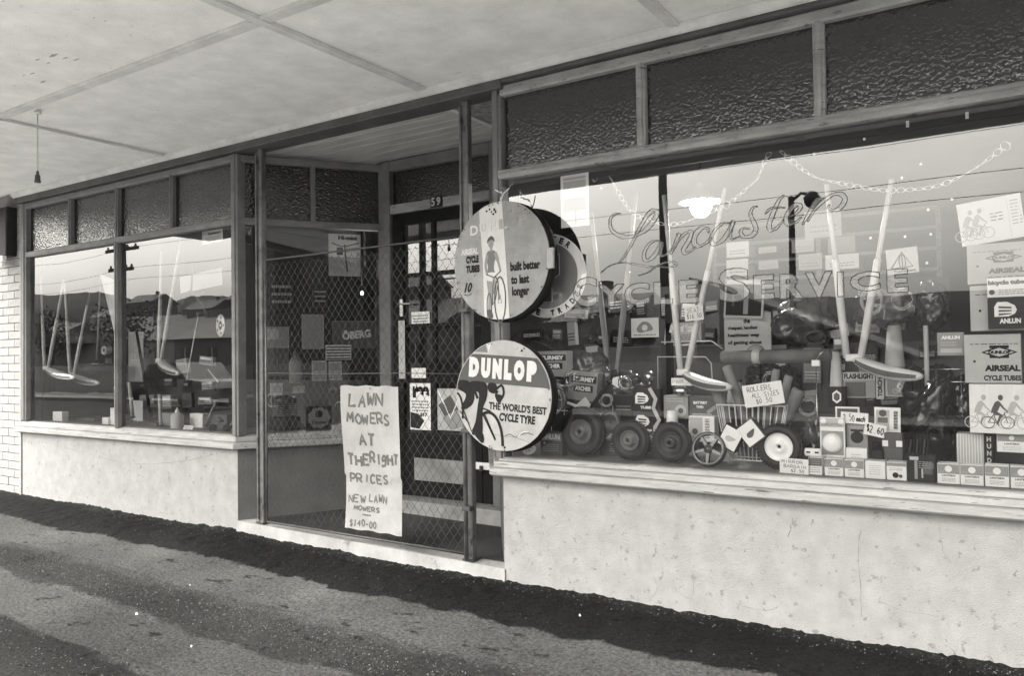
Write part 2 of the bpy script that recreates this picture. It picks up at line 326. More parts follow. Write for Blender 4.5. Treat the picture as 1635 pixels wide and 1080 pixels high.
# ---- pavement: lumpy strips of asphalt and old concrete, running along the wall
def ground_h(x, y):
    z = -.045 - .02*(1 if x > -3.6 else (0 if x < -4.6 else (x+4.6)))
    z += .012*y
    wob = .05*noise.noise((x*1.1, 3., 0)); e = y - wob - .02*noise.noise((x*9, 5., 0))
    if e > -.5:                                   # hot-mix patch heaped along the wall
        t = min(1, (e+.5)/.08); z += .012*t + .016*max(0, 1+(y)/.22)*(.7+.5*noise.noise((x*1.3, y*3, 1.)))
        z += .010*noise.noise((x*9, y*9, 2.))*t + .006*noise.noise((x*31, y*31, 2.)) + .011*max(0, 1+y/.06)*(.8+noise.noise((x*1.7, 0, 9.))+.5*noise.noise((x*13, 0, 4.))+.8*noise.noise((x*41, 0, 4.)))
    elif e < -.95 and e > -1.35: z += .008 + .003*noise.noise((x*40, y*40, 2.))
    elif e < -1.75: z += .008 + .003*noise.noise((x*40, y*40, 2.))
    return z + .006*noise.noise((x*1.5, y*3, 5.)) + .0022*noise.noise((x*60, y*60, 7.))*(1.6 if (-1.35 < e < -.95 or e < -1.75) else .6)
def grid(x0, x1, nx, y0, y1, ny, h):
    vs = [(x0+(x1-x0)*i/nx, y0+(y1-y0)*j/ny, 0) for j in range(ny+1) for i in range(nx+1)]
    vs = [(x, y, h(x, y)) for (x, y, _) in vs]; k = nx+1
    return vs, [(j*k+i, j*k+i+1, (j+1)*k+i+1, (j+1)*k+i) for j in range(ny) for i in range(nx)]
b = MB(); b.add(*grid(-9.5, 2.5, 640, -2.3, .02, 150, ground_h), smooth=True)
def pave_mat():
    m = bpy.data.materials.new('patched_asphalt'); m.use_nodes = True; t = m.node_tree; p = t.nodes['Principled BSDF']; Lk = t.links.new
    c = N(t, 'ShaderNodeTexCoord'); sp = N(t, 'ShaderNodeSeparateXYZ'); Lk(c.outputs['Object'], sp.inputs[0])
    n = N(t, 'ShaderNodeTexNoise', i_Scale=2.6, i_Detail=9., i_Roughness=.68); Lk(c.outputs['Object'], n.inputs['Vector'])
    a = N(t, 'ShaderNodeMath', operation='MULTIPLY_ADD'); Lk(n.outputs[0], a.inputs[0]); a.inputs[1].default_value = .34; a.inputs[2].default_value = -.17
    s = N(t, 'ShaderNodeMath', operation='ADD'); Lk(sp.outputs[1], s.inputs[0]); Lk(a.outputs[0], s.inputs[1])
    mr = N(t, 'ShaderNodeMapRange'); Lk(s.outputs[0], mr.inputs[0]); mr.inputs['From Min'].default_value = -2.3; mr.inputs['From Max'].default_value = 0
    cr_ = N(t, 'ShaderNodeValToRGB'); Lk(mr.outputs[0], cr_.inputs[0]); e = cr_.color_ramp.elements
    def f(y): return (y+2.3)/2.3
    st = [(-2.3, .02), (-1.79, .02), (-1.75, .062), (-1.45, .07), (-1.37, .07), (-1.34, .032), (-1.05, .038), (-.93, .085), (-.6, .115), (-.52, .11), (-.50, .016), (-.1, .010), (0, .014)]
    e[0].position = 0; e[0].color = (.045,)*3+(1,); e[1].position = 1; e[1].color = (.02,)*3+(1,)
    for (y, v) in st[1:-1]:
        q = e.new(f(y)); q.color = (v, v, v, 1)
    # big soft damp patches and round dark spots
    n2 = N(t, 'ShaderNodeTexNoise', i_Scale=.7, i_Detail=3.); Lk(c.outputs['Object'], n2.inputs['Vector'])
    r2 = N(t, 'ShaderNodeMapRange'); Lk(n2.outputs[0], r2.inputs[0]); r2.inputs['From Min'].default_value = .42; r2.inputs['From Max'].default_value = .58; r2.inputs['To Min'].default_value = .72; r2.inputs['To Max'].default_value = 1.15
    n3 = N(t, 'ShaderNodeTexNoise', i_Scale=62., i_Detail=5., i_Roughness=.85); Lk(c.outputs['Object'], n3.inputs['Vector'])
    r3 = N(t, 'ShaderNodeMapRange'); Lk(n3.outputs[0], r3.inputs[0]); r3.inputs['From Min'].default_value = .3; r3.inputs['From Max'].default_value = .72; r3.inputs['To Min'].default_value = .1; r3.inputs['To Max'].default_value = 2.3
    mp = N(t, 'ShaderNodeMapping'); mp.inputs['Scale'].default_value = (1, 1.7, 1); Lk(c.outputs['Object'], mp.inputs[0])
    vo = N(t, 'ShaderNodeTexNoise', i_Scale=6.5, i_Detail=5., i_Roughness=.6); Lk(mp.outputs[0], vo.inputs['Vector'])
    r4 = N(t, 'ShaderNodeMapRange'); Lk(vo.outputs[0], r4.inputs[0]); r4.inputs['From Min'].default_value = .615; r4.inputs['From Max'].default_value = .71; r4.inputs['To Min'].default_value = 1.; r4.inputs['To Max'].default_value = .22
    o = cr_.outputs[0]
    for x in (r2, r3, r4):
        q = N(t, 'ShaderNodeVectorMath', operation='MULTIPLY'); Lk(o, q.inputs[0]); Lk(x.outputs[0], q.inputs[1]); o = q.outputs[0]
    Lk(o, p.inputs['Base Color']); p.inputs['Roughness'].default_value = .8; p.inputs['Specular IOR Level'].default_value = .1
    bp = N(t, 'ShaderNodeBump', i_Strength=1., i_Distance=.014); Lk(n3.outputs[0], bp.inputs['Height']); Lk(bp.outputs[0], p.inputs['Normal'])
    return m
struct('pavement', b, pave_mat())
ROADM = mat('pale_worn_road', .5, .8, .2, .5, .4, 40, dark=(.16, .58, .1, .35))
EARTH = mat('dry_ground', .1, .9, .4, .2)
KERBM = mat('kerb_stone', .35, .8, .2, 6, .3, 40)
b = MB(); b.box((-400, -420, -2.4), (300, -2.32, -.36)); struct('ground', b, EARTH)
b = MB(); b.box((-120, -12.2, -.6), (90, -2.6, -.24)); struct('road', b, mat('dark_road_asphalt', .045, 1., .3, .6, .4, 40, spec=.05))
b = MB(); b.box((-120, -4.8, -.6), (90, -2.6, -.236)); struct('added_bounce_lane', b, ROADM)  # pale lane added to bounce light up onto the canopy ceiling
b = MB(); b.box((-120, -2.595, -.5), (90, -2.305, -.075)); struct('kerb', b, KERBM)
b = MB(); b.box((-120, -2.3, -.5), (-9.51, .0, -.08)); b.box((2.51, -2.3, -.5), (90, 0, -.08)); struct('footpath', b, ROADM)
b = MB(); b.box((-120, -14.4, -.5), (90, -12.205, -.12)); struct('far_footpath', b, mat('far_path', .13, .9, .2, 3))

# loose chips bedded in the rough strips and along the foot of the wall
R_g = random.Random(77)
for nm, mv, cnt in (('gravel', mat('stone_chips', .09, .8, .5, 30), 5200), ('pale_gravel', mat('pale_stone_chips', .13, .8, .4, 30), 1500)):
    b = MB()
    for i in range(cnt):
        x = R_g.uniform(-6.8, .6); q = R_g.random()
        y = R_g.gauss(-1.15, .12) if q < .5 else (R_g.gauss(-1.95, .12) if q < .72 else (-abs(R_g.gauss(0, .05))-.015 if q < .86 else R_g.uniform(-2.2, -.1)))
        if y < -2.25: continue
        s = R_g.choice((.002, .0028, .0035, .005)); z = ground_h(x, y); a = R_g.uniform(0, 3.14); ca, sa = math.cos(a)*s, math.sin(a)*s
        b.add([(x+ca, y+sa, z), (x-sa, y+ca, z), (x-ca*1.2, y-sa, z), (x+sa, y-ca, z), (x, y, z+s*R_g.uniform(.6, 1.1))], [(0, 1, 4), (1, 2, 4), (2, 3, 4), (3, 0, 4)])
    tag(obj(nm, b, mv), kind='stuff')
# small litter on the pavement
for i, (px, py, s, lab) in enumerate(((218, 977, .011, 'crumpled white paper scrap nearest the bottom left corner of the pavement'), (306, 1026, .007, 'small pale wrapper flat on the dark asphalt at the bottom left'),
        (926, 986, .006, 'tiny white paper fragment on the dark strip below the big window'), (303, 934, .005, 'speck of white paper on the concrete strip below the left window'))):
    p = G(px, py, -.055); b = MB(); random.seed(20+i); n = 7
    ring = [(s*random.uniform(.5, 1.5)*math.cos(a), s*random.uniform(.4, .8)*math.sin(a), random.uniform(.001, .01)) for a in [2*math.pi*k/n for k in range(n)]]
    top = [(x*.5, y*.5, z+.006) for x, y, z in ring]
    b.add(ring+top+[(0, 0, .012)], [(k, (k+1) % n, n+(k+1) % n, n+k) for k in range(n)]+[(n+k, n+(k+1) % n, 2*n) for k in range(n)])
    o = obj('paper_scrap', b, GREY1); o.location = (p.x, p.y, ground_h(p.x, p.y)+.002); tag(o, lab, 'litter')

# ================================================================== THE SHOP
shop = thing('shop_building', 'single-storey corner shop with white rendered base and two display windows', 'building', (0, 0, 0))
def part(name, b, m, parent=shop): return obj(name, b, m, parent)
# stall risers (solid, .18 thick)
GREYR = mat('darker_grey_render', .12, .8, .2, 4, .5, 60, dark=(.09, .62, .1, 8))  # darker grey render for the splayed entrance faces
def slab(P, m):
    A = sum(P[i][0]*P[(i+1) % len(P)][1]-P[(i+1) % len(P)][0]*P[i][1] for i in range(len(P)))
    if A < 0: P = P[::-1]
    n = len(P); b = MB(); b.add([(x, y, -.2) for x, y in P]+[(x, y, ZS+.02) for x, y in P], [tuple(range(n-1, -1, -1)), tuple(range(n, 2*n))]+[(i, (i+1) % n, (i+1) % n+n, i+n) for i in range(n)])
    return part('stall_riser', b, m)
def inn(A, B, t, side):      # point beside the splay face, t inward
    d = (Vector(B)-Vector(A)).normalized(); n = Vector((-d.y, d.x))*side; return n*t
nL, nR = inn(A2, B2, .012, 1), inn(K2, J2, .012, 1)
slab([(XL, 0), A2, (A2[0]+nL.x, A2[1]+nL.y), (B2[0]+nL.x, .9), (B2[0]-.14, .9), (A2[0]-.14, .2), (XL, .2)], STUCCO)
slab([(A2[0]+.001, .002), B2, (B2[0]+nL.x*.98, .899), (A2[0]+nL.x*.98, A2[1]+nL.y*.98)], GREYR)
slab([J2, (XR+.3, 0), (XR+.3, .2), (J2[0]+.14, .2), (K2[0]+.14, .9), (K2[0]+nR.x, .9), (J2[0]+nR.x, nR.y)], STUCCO)
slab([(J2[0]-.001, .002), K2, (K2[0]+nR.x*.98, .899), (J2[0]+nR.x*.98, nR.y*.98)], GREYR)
# cracks and a chip in the render
def crack(pts, wd):
    P = [F(*p) for p in pts]; Q = catmull([(p.x, p.z) for p in P], 5); Q = [(x+random.uniform(-.003, .003), z+random.uniform(-.003, .003)) for x, z in Q]
    return MB().line(Q, [wd*random.uniform(.1, .8) for _ in Q], -.0012)
CRK = mat('crack_dirt', .17, .9); random.seed(3)
for pts, wd in ((((1266, 828), (1262, 845), (1258, 858)), .006), (((1374, 845), (1371, 890), (1374, 950), (1376, 985)), .004), (((1035, 900), (1048, 930), (1046, 950), (1030, 958)), .003),
                (((1168, 960), (1190, 970), (1230, 975), (1250, 962)), .003), (((1075, 920), (1080, 945), (1105, 955), (1108, 925)), .0025), (((1400, 960), (1440, 975), (1500, 985)), .0025),
                (((60, 704), (130, 722), (210, 741), (290, 737), (360, 722)), .004), (((1500, 840), (1506, 880), (1520, 900)), .0025)):
    part('crack', crack(pts, wd), CRK)
p = F(1512, 1041); b = MB(); b.prism(catmull([(p.x+a*.028, p.z+c*.028) for a, c in ((-1, .5), (-.2, .9), (.9, .2), (.7, -.8), (-.1, -.6), (-.8, -.1))], 2, True), -.006, .01); part('render_chip', b, STUCCO)
# threshold step and entrance floor
zt0, zt1 = .062, .03
b = MB(); x0, x1 = A2[0]-.005, J2[0]+.003
top = [(x0, -.008, zt0), (x1+.004, -.008, zt1), (K2[0]+.0, .9, .07), (B2[0], .9, .085)]
b.add(top+[(x, y-.012*(i < 2), -.25) for i, (x, y, z) in enumerate(top)], [(0, 1, 2, 3), (0, 4, 5, 1), (1, 5, 6, 2), (2, 6, 7, 3), (3, 7, 4, 0)])
part('threshold', b, mat('worn_threshold', .36, .85, .3, 4, .5, 40, dark=(.13, .6, .1, 7)))
b = MB(); b.add([(x0+.02, .11, zt0+.004), (x1-.02, .09, zt1+.008), (K2[0]-.01, .9, .078), (B2[0]+.01, .9, .09)], [(0, 1, 2, 3)])
part('entrance_floor', b, mat('dark_entrance_floor', .045, .7, .4, 5, .3, 30))
b = MB(); b.bbox((B2[0], .74, .05), (K2[0]+.2, .92, .175), .006); part('door_step', b, mat('step_concrete', .3, .8, .35, 6, .4, 40))

# sills
prof = [(-.06, .664), (.014, .66), (.024, .652), (.024, .641), (.018, .638), (.046, .637), (.052, .632), (.052, .610), (.045, .606), (.074, .603), (.078, .598), (.078, .570), (.068, .561), (0, .562), (-.06, .57)]
prL = [(-.06, .69), (.012, .672), (.03, .66), (.03, .635), (.022, .631), (.05, .626), (.064, .618), (.064, .588), (.05, .58), (0., .582), (-.06, .58)]
part('window_sill', MB().sweep([(XL-.03, 0), A2, (B2[0], B2[1])], prL), SILLM)
part('window_sill', MB().sweep([(K2[0], K2[1]), (J2[0], 0), (XR+.3, 0)], prof), SILLM)
def post(x, z0, z1, wd, y0=-.02, y1=.055, m=FRAME, name='mullion', lean=0.):
    b = MB(); b.bbox((x-wd/2, y0, z0), (x+wd/2, y1, z1), .005); b.bbox((x-wd*.22, y0-.009, z0+.002), (x+wd*.22, y0+.004, z1-.002), .003)
    if lean: b.v = [(v[0]+lean*(v[2]-z0)/(z1-z0), v[1], v[2]) for v in b.v]
    return part(name, b, m)
X = lambda px, py=500: F(px, py).x
# facade frame
post(XL+.06, .69, ZF, .09); post(A2[0]+.0, .675, ZF, .075, name='corner_post'); post(J2[0]-.005, .655, ZF+.03, .062, name='corner_post')
post(X(188), .675, ZT, .042)
for px in (113, 188, 275): post(X(px, 330), ZT+.03, ZF-.04, .038, -.014)
post(X(1024, 165), ZT+.03, ZF-.02, .05, -.012, m=PAINT); post(X(1308, 110), ZT+.03, ZF-.02, .05, -.012, m=PAINT); post(.75, ZT+.03, ZF-.02, .05, -.012, m=PAINT); post(.35, .655, ZT, .045, m=PAINT)
tp = lambda z0, z1, o=.02: [(-.055, z1), (o, z1), (o+.006, z1-.008), (o+.006, z0+.012), (o, z0), (-.055, z0)]
part('transom', MB().sweep([(XL+.1, 0), A2, B2], tp(ZT-.012, ZT+.038, .018)), FRAME)
part('transom', MB().sweep([(K2[0], K2[1]), J2, (XR+.3, 0)], tp(ZT-.0, ZT+.052, .02)), PAINT)
part('transom', MB().sweep([(J2[0]+.02, -.027), (XR+.3, -.027)], [(-.01, ZT+.045), (.012, ZT+.041), (.015, ZT+.032), (.004, ZT+.026), (-.01, ZT+.026)]), PAINT)
part('head_frame', MB().sweep([(XL+.1, 0), A2, B2], tp(ZF-.055, ZF, .014)), FRAME)
part('head_frame', MB().sweep([(K2[0], K2[1]), J2, (XR+.3, 0)], tp(ZF-.03, ZF+.03, .014)), PAINT)
# lintel beam and the cornice strip under the canopy
b = MB(); b.bbox((XL-.05, -.055, ZF+.004), (J2[0]+.05, .11, ZC+.02), .006); part('lintel', b, BEAM)
b = MB(); b.bbox((J2[0]+.052, -.05, ZF+.034), (XR+.3, .11, ZC+.02), .006); part('lintel', b, BEAM)
b = MB(); b.sweep([(XL-.05, -.056), (XR+.3, -.056)], [(-.002, ZC-.045), (.012, ZC-.04), (.03, ZC-.02), (.034, ZC-.002), (-.002, ZC-.002)]); part('cornice_strip', b, BATT)
# glass
def pane(a, c, z0, z1, m, name, off=.022):
    a, c = Vector(a), Vector(c); d = (c-a).normalized(); n = Vector((-d.y, d.x))*off; a2, c2 = a+n, c+n
    b = MB(); b.add([(a2.x, a2.y, z0), (c2.x, c2.y, z0), (c2.x, c2.y, z1), (a2.x, a2.y, z1)], [(0, 1, 2, 3)])
    return part(name, b, m)
pane((XL+.1, 0), (X(188)-.018, 0), .68, ZT-.01, GLASS, 'pane'); pane((X(188)+.018, 0), (A2[0]-.03, 0), .68, ZT-.01, GLASS, 'pane')
bigpane = pane((J2[0]+.02, 0), (.33, 0), .65, ZT+.002, GLASS, 'pane'); pane((.37, 0), (XR+.25, 0), .65, ZT+.002, GLASS, 'pane')
pane((A2[0]+.02, .03), (B2[0]-.02, .872), .68, ZT-.01, GLASS, 'pane')
pane((K2[0]+.02, .872), (J2[0]-.02, .03), .65, ZT+.002, GLASS, 'pane')
xs = [XL+.1, X(113, 330), X(188, 330), X(275, 330), A2[0]-.03]
for i in range(4): pane((xs[i]+.016, 0), (xs[i+1]-.016, 0), ZT+.034, ZF-.05, OBSC, 'obscured_pane')
xs = [J2[0]+.02, X(1024, 165), X(1308, 110), .75, XR+.2]
for i in range(4): pane((xs[i]+.02, 0), (xs[i+1]-.02, 0), ZT+.05, ZF-.025, OBSC, 'obscured_pane')
def lerp2(a, c, t): return (a[0]+(c[0]-a[0])*t, a[1]+(c[1]-a[1])*t)
mid = lerp2(A2, B2, .5)
for t0, t1 in ((.03, .48), (.52, .97)): pane(lerp2(A2, B2, t0), lerp2(A2, B2, t1), ZT+.034, ZF-.05, OBSC, 'obscured_pane')
pane(lerp2(K2, J2, .03), lerp2(K2, J2, .97), ZT+.05, ZF-.03, OBSC, 'obscured_pane')
ang = math.atan2(B2[1]-A2[1], B2[0]-A2[0])
def splay_post(p, wd, z0, z1, name='mullion', d0=-.02, d1=.05, a=ang):
    b = MB(); b.bbox((-wd/2, d0, z0), (wd/2, d1, z1), .004, Matrix.Translation((p[0], p[1], 0)) @ Matrix.Rotation(a, 4, 'Z')); return part(name, b, FRAME)
splay_post(mid, .035, ZT+.035, ZF-.05)
# back wall of the entrance: posts, transom bar, obscured light, door
b = MB(); b.bbox((B2[0]-.06, .875, .09), (B2[0]+.065, .97, ZF+.02), .006); part('door_post', b, FRAME)
b = MB(); b.bbox((K2[0]-.045, .875, .09), (K2[0]+.05, .97, ZF+.02), .006); part('door_post', b, FRAME)
b = MB(); b.bbox((B2[0]+.066, .88, 2.345), (K2[0]-.046, .95, 2.415), .004); part('transom', b, PAINT)
b = MB(); b.bbox((B2[0]+.066, .88, ZF-.06), (K2[0]-.046, .95, ZF+.02), .004); part('head_frame', b, FRAME)
pane((B2[0]+.066, .9), (K2[0]-.046, .9), 2.416, ZF-.061, OBSC, 'obscured_pane')
num = F(697, 322, .875); b = MB(); b.bbox((num.x-.055, .868, num.z-.042), (num.x+.055, .878, num.z+.042), .003); npl = part('number_plate', b, GREY4)
for k, ch in enumerate('59'): b = MB(); text(b, ch, num.x-.045+k*.05, num.z-.032, num.x-.01+k*.052, num.z+.032, .8665, .03); obj('number', b, GREY1, npl)
# recess ceiling: narrow boards parallel to the street, a batten and a stained sheet
zr = ZF+.03; xb = -2.98
for i in range(7):
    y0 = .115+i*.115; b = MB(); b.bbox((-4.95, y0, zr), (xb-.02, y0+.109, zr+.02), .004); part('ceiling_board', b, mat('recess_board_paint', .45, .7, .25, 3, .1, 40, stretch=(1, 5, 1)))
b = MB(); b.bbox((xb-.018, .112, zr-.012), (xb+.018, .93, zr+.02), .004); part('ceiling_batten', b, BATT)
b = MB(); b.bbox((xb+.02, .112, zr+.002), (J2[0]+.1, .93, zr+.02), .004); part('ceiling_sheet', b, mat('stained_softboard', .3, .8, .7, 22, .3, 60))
b = MB(); b.box((XL, .112, zr+.025), (XR+.3, 1.1, zr+.04)); part('ceiling_backing', b, INTC)

# the door: four by two glazed lights over a dark panel
dx0, dx1 = B2[0]+.069, K2[0]-.05; zd = [.18, .66, 1.05, 1.47, 1.86, 2.27, 2.34]; y0, y1 = .905, .94
door = MB(); door.bbox((dx0, y0, .18), (dx0+.10, y1, 2.34), .004); door.bbox((dx1-.1, y0, .18), (dx1, y1, 2.34), .004)
door.bbox((dx0+.101, y0, .18), (dx1-.101, y1, .66), .004); door.bbox((dx0+.101, y0, 2.25), (dx1-.101, y1, 2.34), .004)
dr = part('door', door, DARKW)
for z in zd[2:5]: b = MB(); b.bbox((dx0+.101, y0+.004, z-.016), (dx1-.101, y1-.002, z+.016), .003); obj('glazing_bar', b, DARKW, dr)
dpx = [dx0+.1, -3.755, -3.48, dx1-.1]
for x in dpx[1:3]: b = MB(); b.bbox((x-.018, y0+.002, .66), (x+.018, y1-.004, 2.25), .003); obj('glazing_bar', b, DARKW, dr)
b = MB(); b.add([(dx0+.1, .925, .66), (dx1-.1, .925, .66), (dx1-.1, .925, 2.25), (dx0+.1, .925, 2.25)], [(0, 1, 2, 3)]); obj('door_glass', b, GLASS, dr)
a, c = F(660, 731, .9), F(745, 777, .9); b = MB(); b.bbox((-3.955, .899, c.z+.01), (-3.46, .904, a.z), .002); obj('kick_plate', b, mat('scuffed_plate', .3, .45, .4, 5, .1, 40, metal=.3), dr)
a, c = F(636, 478, .9), F(643, 506, .9); b = MB(); b.bbox((a.x+.012, .898, c.z), (a.x+.045, .905, a.z), .002); hp = obj('handle_plate', b, CHROME, dr)
b = MB(); z = (a.z+c.z)/2+.03; b.tube([(a.x+.028, .9, z), (a.x+.028, .865, z), (a.x+.04, .86, z), (a.x+.15, .86, z-.005)], .006); obj('lever', b, CHROME, hp)
a, c = F(757, 738, .9), F(790, 752, .9); b = MB(); b.bbox((a.x, .893, c.z), (K2[0]-.046, .904, a.z), .002); hs = obj('hasp', b, WPAINT, dr)
b = MB(); b.bbox((a.x+.06, .875, c.z-.01), (a.x+.085, .893, c.z+.03), .004); obj('padlock', b, DARKSTEEL, hs)

b = MB(); b.bbox((J2[0]+.04, .075, 2.185), (XR+.25, .09, 2.78), .003); part('added_light_blocker', b, mat('dark_light_blocker', .03, .7))  # added board: keeps lamp light off the transom, darkens the window top
# interior shell
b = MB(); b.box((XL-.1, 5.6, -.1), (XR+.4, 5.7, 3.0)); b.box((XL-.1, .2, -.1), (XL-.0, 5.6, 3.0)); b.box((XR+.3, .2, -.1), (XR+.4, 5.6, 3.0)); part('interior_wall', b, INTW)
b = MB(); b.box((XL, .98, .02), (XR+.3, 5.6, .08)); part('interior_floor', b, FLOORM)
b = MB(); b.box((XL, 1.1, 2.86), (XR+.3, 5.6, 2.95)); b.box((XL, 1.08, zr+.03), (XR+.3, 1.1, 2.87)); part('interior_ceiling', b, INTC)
DISPF = .678
b = MB(); P = [(XL+.02, .06), (A2[0]-.03, .06), (B2[0]-.09, .9), (B2[0]-.09, .95), (XL+.02, .95)]; n = 5
b.add([(x, y, DISPF-.02) for x, y in P]+[(x, y, DISPF) for x, y in P], [tuple(range(n, 2*n)), tuple(range(n-1, -1, -1))]+[(i, (i+1) % n, (i+1) % n+n, i+n) for i in range(n)])
part('display_floor', b, mat('display_boards', .2, .6, .4, 5, stretch=(1, 6, 1)))
b = MB(); P = [(J2[0]+.03, .06), (XR+.28, .06), (XR+.28, .98), (K2[0]+.09, .98), (K2[0]+.09, .9)]
b.add([(x, y, .648) for x, y in P]+[(x, y, .662) for x, y in P], [tuple(range(n, 2*n)), tuple(range(n-1, -1, -1))]+[(i, (i+1) % n, (i+1) % n+n, i+n) for i in range(n)])
part('display_floor', b, MAT['display_boards'])
DF2 = .6625
# low back boards of the displays
b = MB(); b.bbox((J2[0]+.1, .985, .3), (XR+.2, 1.0, 1.28), .004); part('display_back', b, mat('dark_back_board', .07, .6, .4, 3))
b = MB(); b.bbox((XL+.1, .985, .3), (B2[0]-.3, 1.0, 1.05), .004); part('display_back', b, MAT['dark_back_board'])

# ---- canopy
can = thing('street_canopy', 'flat boarded canopy with cover battens over the pavement', 'canopy', (0, 0, ZC))
CX0, CX1, CY0 = -8.72, 4.5, -2.5
def cpart(name, b, m): b.v = [(x, y, z-ZC) for x, y, z in b.v]; return obj(name, b, m, can)
bx_ = [CX0+.03, -5.62, -3.02, -1.43, 1.5, CX1]; by_ = [CY0+.06, -1.27, -.058]
for i in range(5):
    for j in range(2):
        b = MB(); b.bbox((bx_[i]+.002, by_[j]+.002, ZC), (bx_[i+1]-.002, by_[j+1]-.002, ZC+.012), .002); cpart('ceiling_panel', b, CEIL)
for i, x in enumerate(bx_[1:5]):
    w2 = (.014, .034, .03, .03)[i]
    b = MB(); b.bbox((x-w2, CY0+.07, ZC-.014), (x+w2, -.09, ZC-.001), .003); b.bbox((x+w2*.55, CY0+.07, ZC-.021), (x+w2*.95, -.09, ZC-.0135), .002); cpart('batten', b, BATT)
for i in range(5):
    b = MB(); b.bbox((bx_[i]+.035, -1.305, ZC-.014), (bx_[i+1]-.035, -1.235, ZC-.001), .003); b.bbox((bx_[i]+.035, -1.305, ZC-.02), (bx_[i+1]-.035, -1.292, ZC-.0135), .002); cpart('batten', b, BATT)
b = MB(); b.bbox((CX0, CY0, ZC-.1), (CX1, CY0+.055, ZC+.28), .004); b.bbox((CX0, CY0+.056, ZC-.1), (CX0+.028, .1, ZC+.28), .004); cpart('fascia', b, mat('fascia_paint', .3, .6, .2, 4))
b = MB(); b.bbox((CX0+.03, CY0+.06, ZC+.02), (CX1, .3, ZC+.06), .004); cpart('roof_sheet', b, mat('roof_iron', .3, .5, .2, 4))
# upper wall above canopy, seen from nowhere but closing the building
b = MB(); b.box((XL-.05, -.05, ZC+.07), (XR+.4, .11, 4.4)); b.box((XL-.05, .11, 4.3), (XR+.4, 5.7, 4.4)); part('parapet', b, STUCCO)

random.seed(12)
for px, py, s in ((86, 88, .05), (105, 92, .035), (122, 95, .03), (60, 95, .03), (52, 117, .03), (70, 130, .04), (38, 120, .02), (78, 100, .02), (150, 28, .012), (168, 33, .015), (298, 148, .01), (402, 113, .008), (466, 138, .007), (200, 174, .008)):
    p = G(px, py, ZC-.0008); P = [(p.x+s*math.cos(a)*random.uniform(.5, 1.2), p.y+s*.22*math.sin(a)*random.uniform(.4, 1.3)) for a in [2*math.pi*k/9 for k in range(9)]]
    b = MB(); b.add([(x, y, ZC-.0008) for x, y in P][::-1], [tuple(range(9))]); cpart('flaked_patch', b, mat('bare_board', .36, .9, .3, 30))
# lamp holder hanging from the canopy
p = G(60, 178, ZC-.012); q = F(58, 292, p.y); hl = thing('hanging_lamp_holder', 'empty bulb holder hanging on a thin rod from the canopy ceiling', 'lamp', (p.x, p.y, ZC-.014))
dz = ZC-.014-q.z
b = MB(); b.tube([(0, 0, 0), (0, 0, -dz+.06)], .0045); obj('rod', b, BATT, hl)
b = MB(); b.lathe([(0, 0), (.022, 0), (.022, -.012), (.006, -.016), (0, -.016)], 16); obj('ceiling_rose', b, BATT, hl)
b = MB(); b.lathe([(0, -dz+.075), (.007, -dz+.072), (.009, -dz+.05), (.015, -dz+.046), (.016, -dz+.012), (.019, -dz+.01), (.019, -dz), (.012, -dz), (.012, -dz+.02), (0, -dz+.02)], 16); obj('bulb_holder', b, mat('brown_bakelite', .05, .35), hl)

# ---- neighbour with painted bricks
nb = thing('neighbouring_brick_building', 'white painted brick wall of the adjoining building at the far left', 'building', (-8.06, 0, 0))
b = MB(); b.box((-6, .03, -.3), (-.0, .5, 4.2)); obj('wall', b, mat('old_white_mortar', .3, .9, .3, 6), nb)
BR = mat('painted_brick', .28, .8, .2, 9, .4, 60, dark=(.15, .64, .06, 12)); bw_, bh_ = .232, .078
bm0 = MB().bbox((0, 0, 0), (bw_-.005, .03, bh_-.006), .003).mesh('brick'); bmh = MB().bbox((0, 0, 0), (bw_/2-.005, .03, bh_-.006), .003).mesh('brick'); n_b = 0
for r in range(36):
    for c in range(4):
        off = (r % 2)*bw_/2; x = -(c+1)*bw_+off
        if r % 2 and c == 0: o = link('brick', bmh, BR, nb); o.location = (-bw_/2, .0+random.uniform(-.002, .002), -.1+r*bh_); 
        x = -(c+1)*bw_-off if r % 2 else -(c+1)*bw_
        o = link('brick', bm0, BR, nb); o.location = (x, random.uniform(-.002, .002), -.1+r*bh_)
b = MB(); b.bbox((-.0, -.012, -.2), (.036, .06, 2.8), .004); obj('corner_strip', b, STUCCO, nb)
nm = F(24, 365, -.08)
sb = thing('bracket_box', 'dark wall-mounted box under the canopy at the far left edge', 'box', (-8.25, -.1, 2.0))
b = MB(); b.bbox((-.2, 0, .25), (.13, .1, .72), .01); obj('case', b, GREY4, sb)
b = MB(); b.bbox((-.16, -.02, .2), (.1, .02, .252), .005); obj('tray', b, WPAINT, sb)
# ================================================================== ACROSS THE STREET (seen mirrored in the glass)
HILL = mat('far_hill_scrub', .045, .9, .5, .05)
b = MB(); prof = [(-700, 34), (-420, 36), (-330, 30), (-262, 24), (-242, 21), (-215, 20), (-197, 16), (-181, 18), (-168, 17), (-140, 13), (-100, 9.5), (-77, 8.6), (-58, 8.4), (-30, 8.6), (0, 9), (60, 10), (160, 12), (300, 14)]
pp = catmull(prof, 12); n = len(pp); random.seed(5)
top = [(x, -120-30*noise.noise((x*.01, 0, 0)), h+1.0*noise.noise((x*.08, 1, 0))+.5*noise.noise((x*.5, 1, 0))) for x, h in pp]
vs = [(x, y+22, -1.) for x, y, z in top]+[(x, y+9, z*.6) for x, y, z in top]+top+[(x, y-120, -2.) for x, y, z in top]
b.add(vs, [(k*n+i+1, k*n+i, (k+1)*n+i, (k+1)*n+i+1) for k in range(3) for i in range(n-1)], True)
struct('hills', b, HILL)
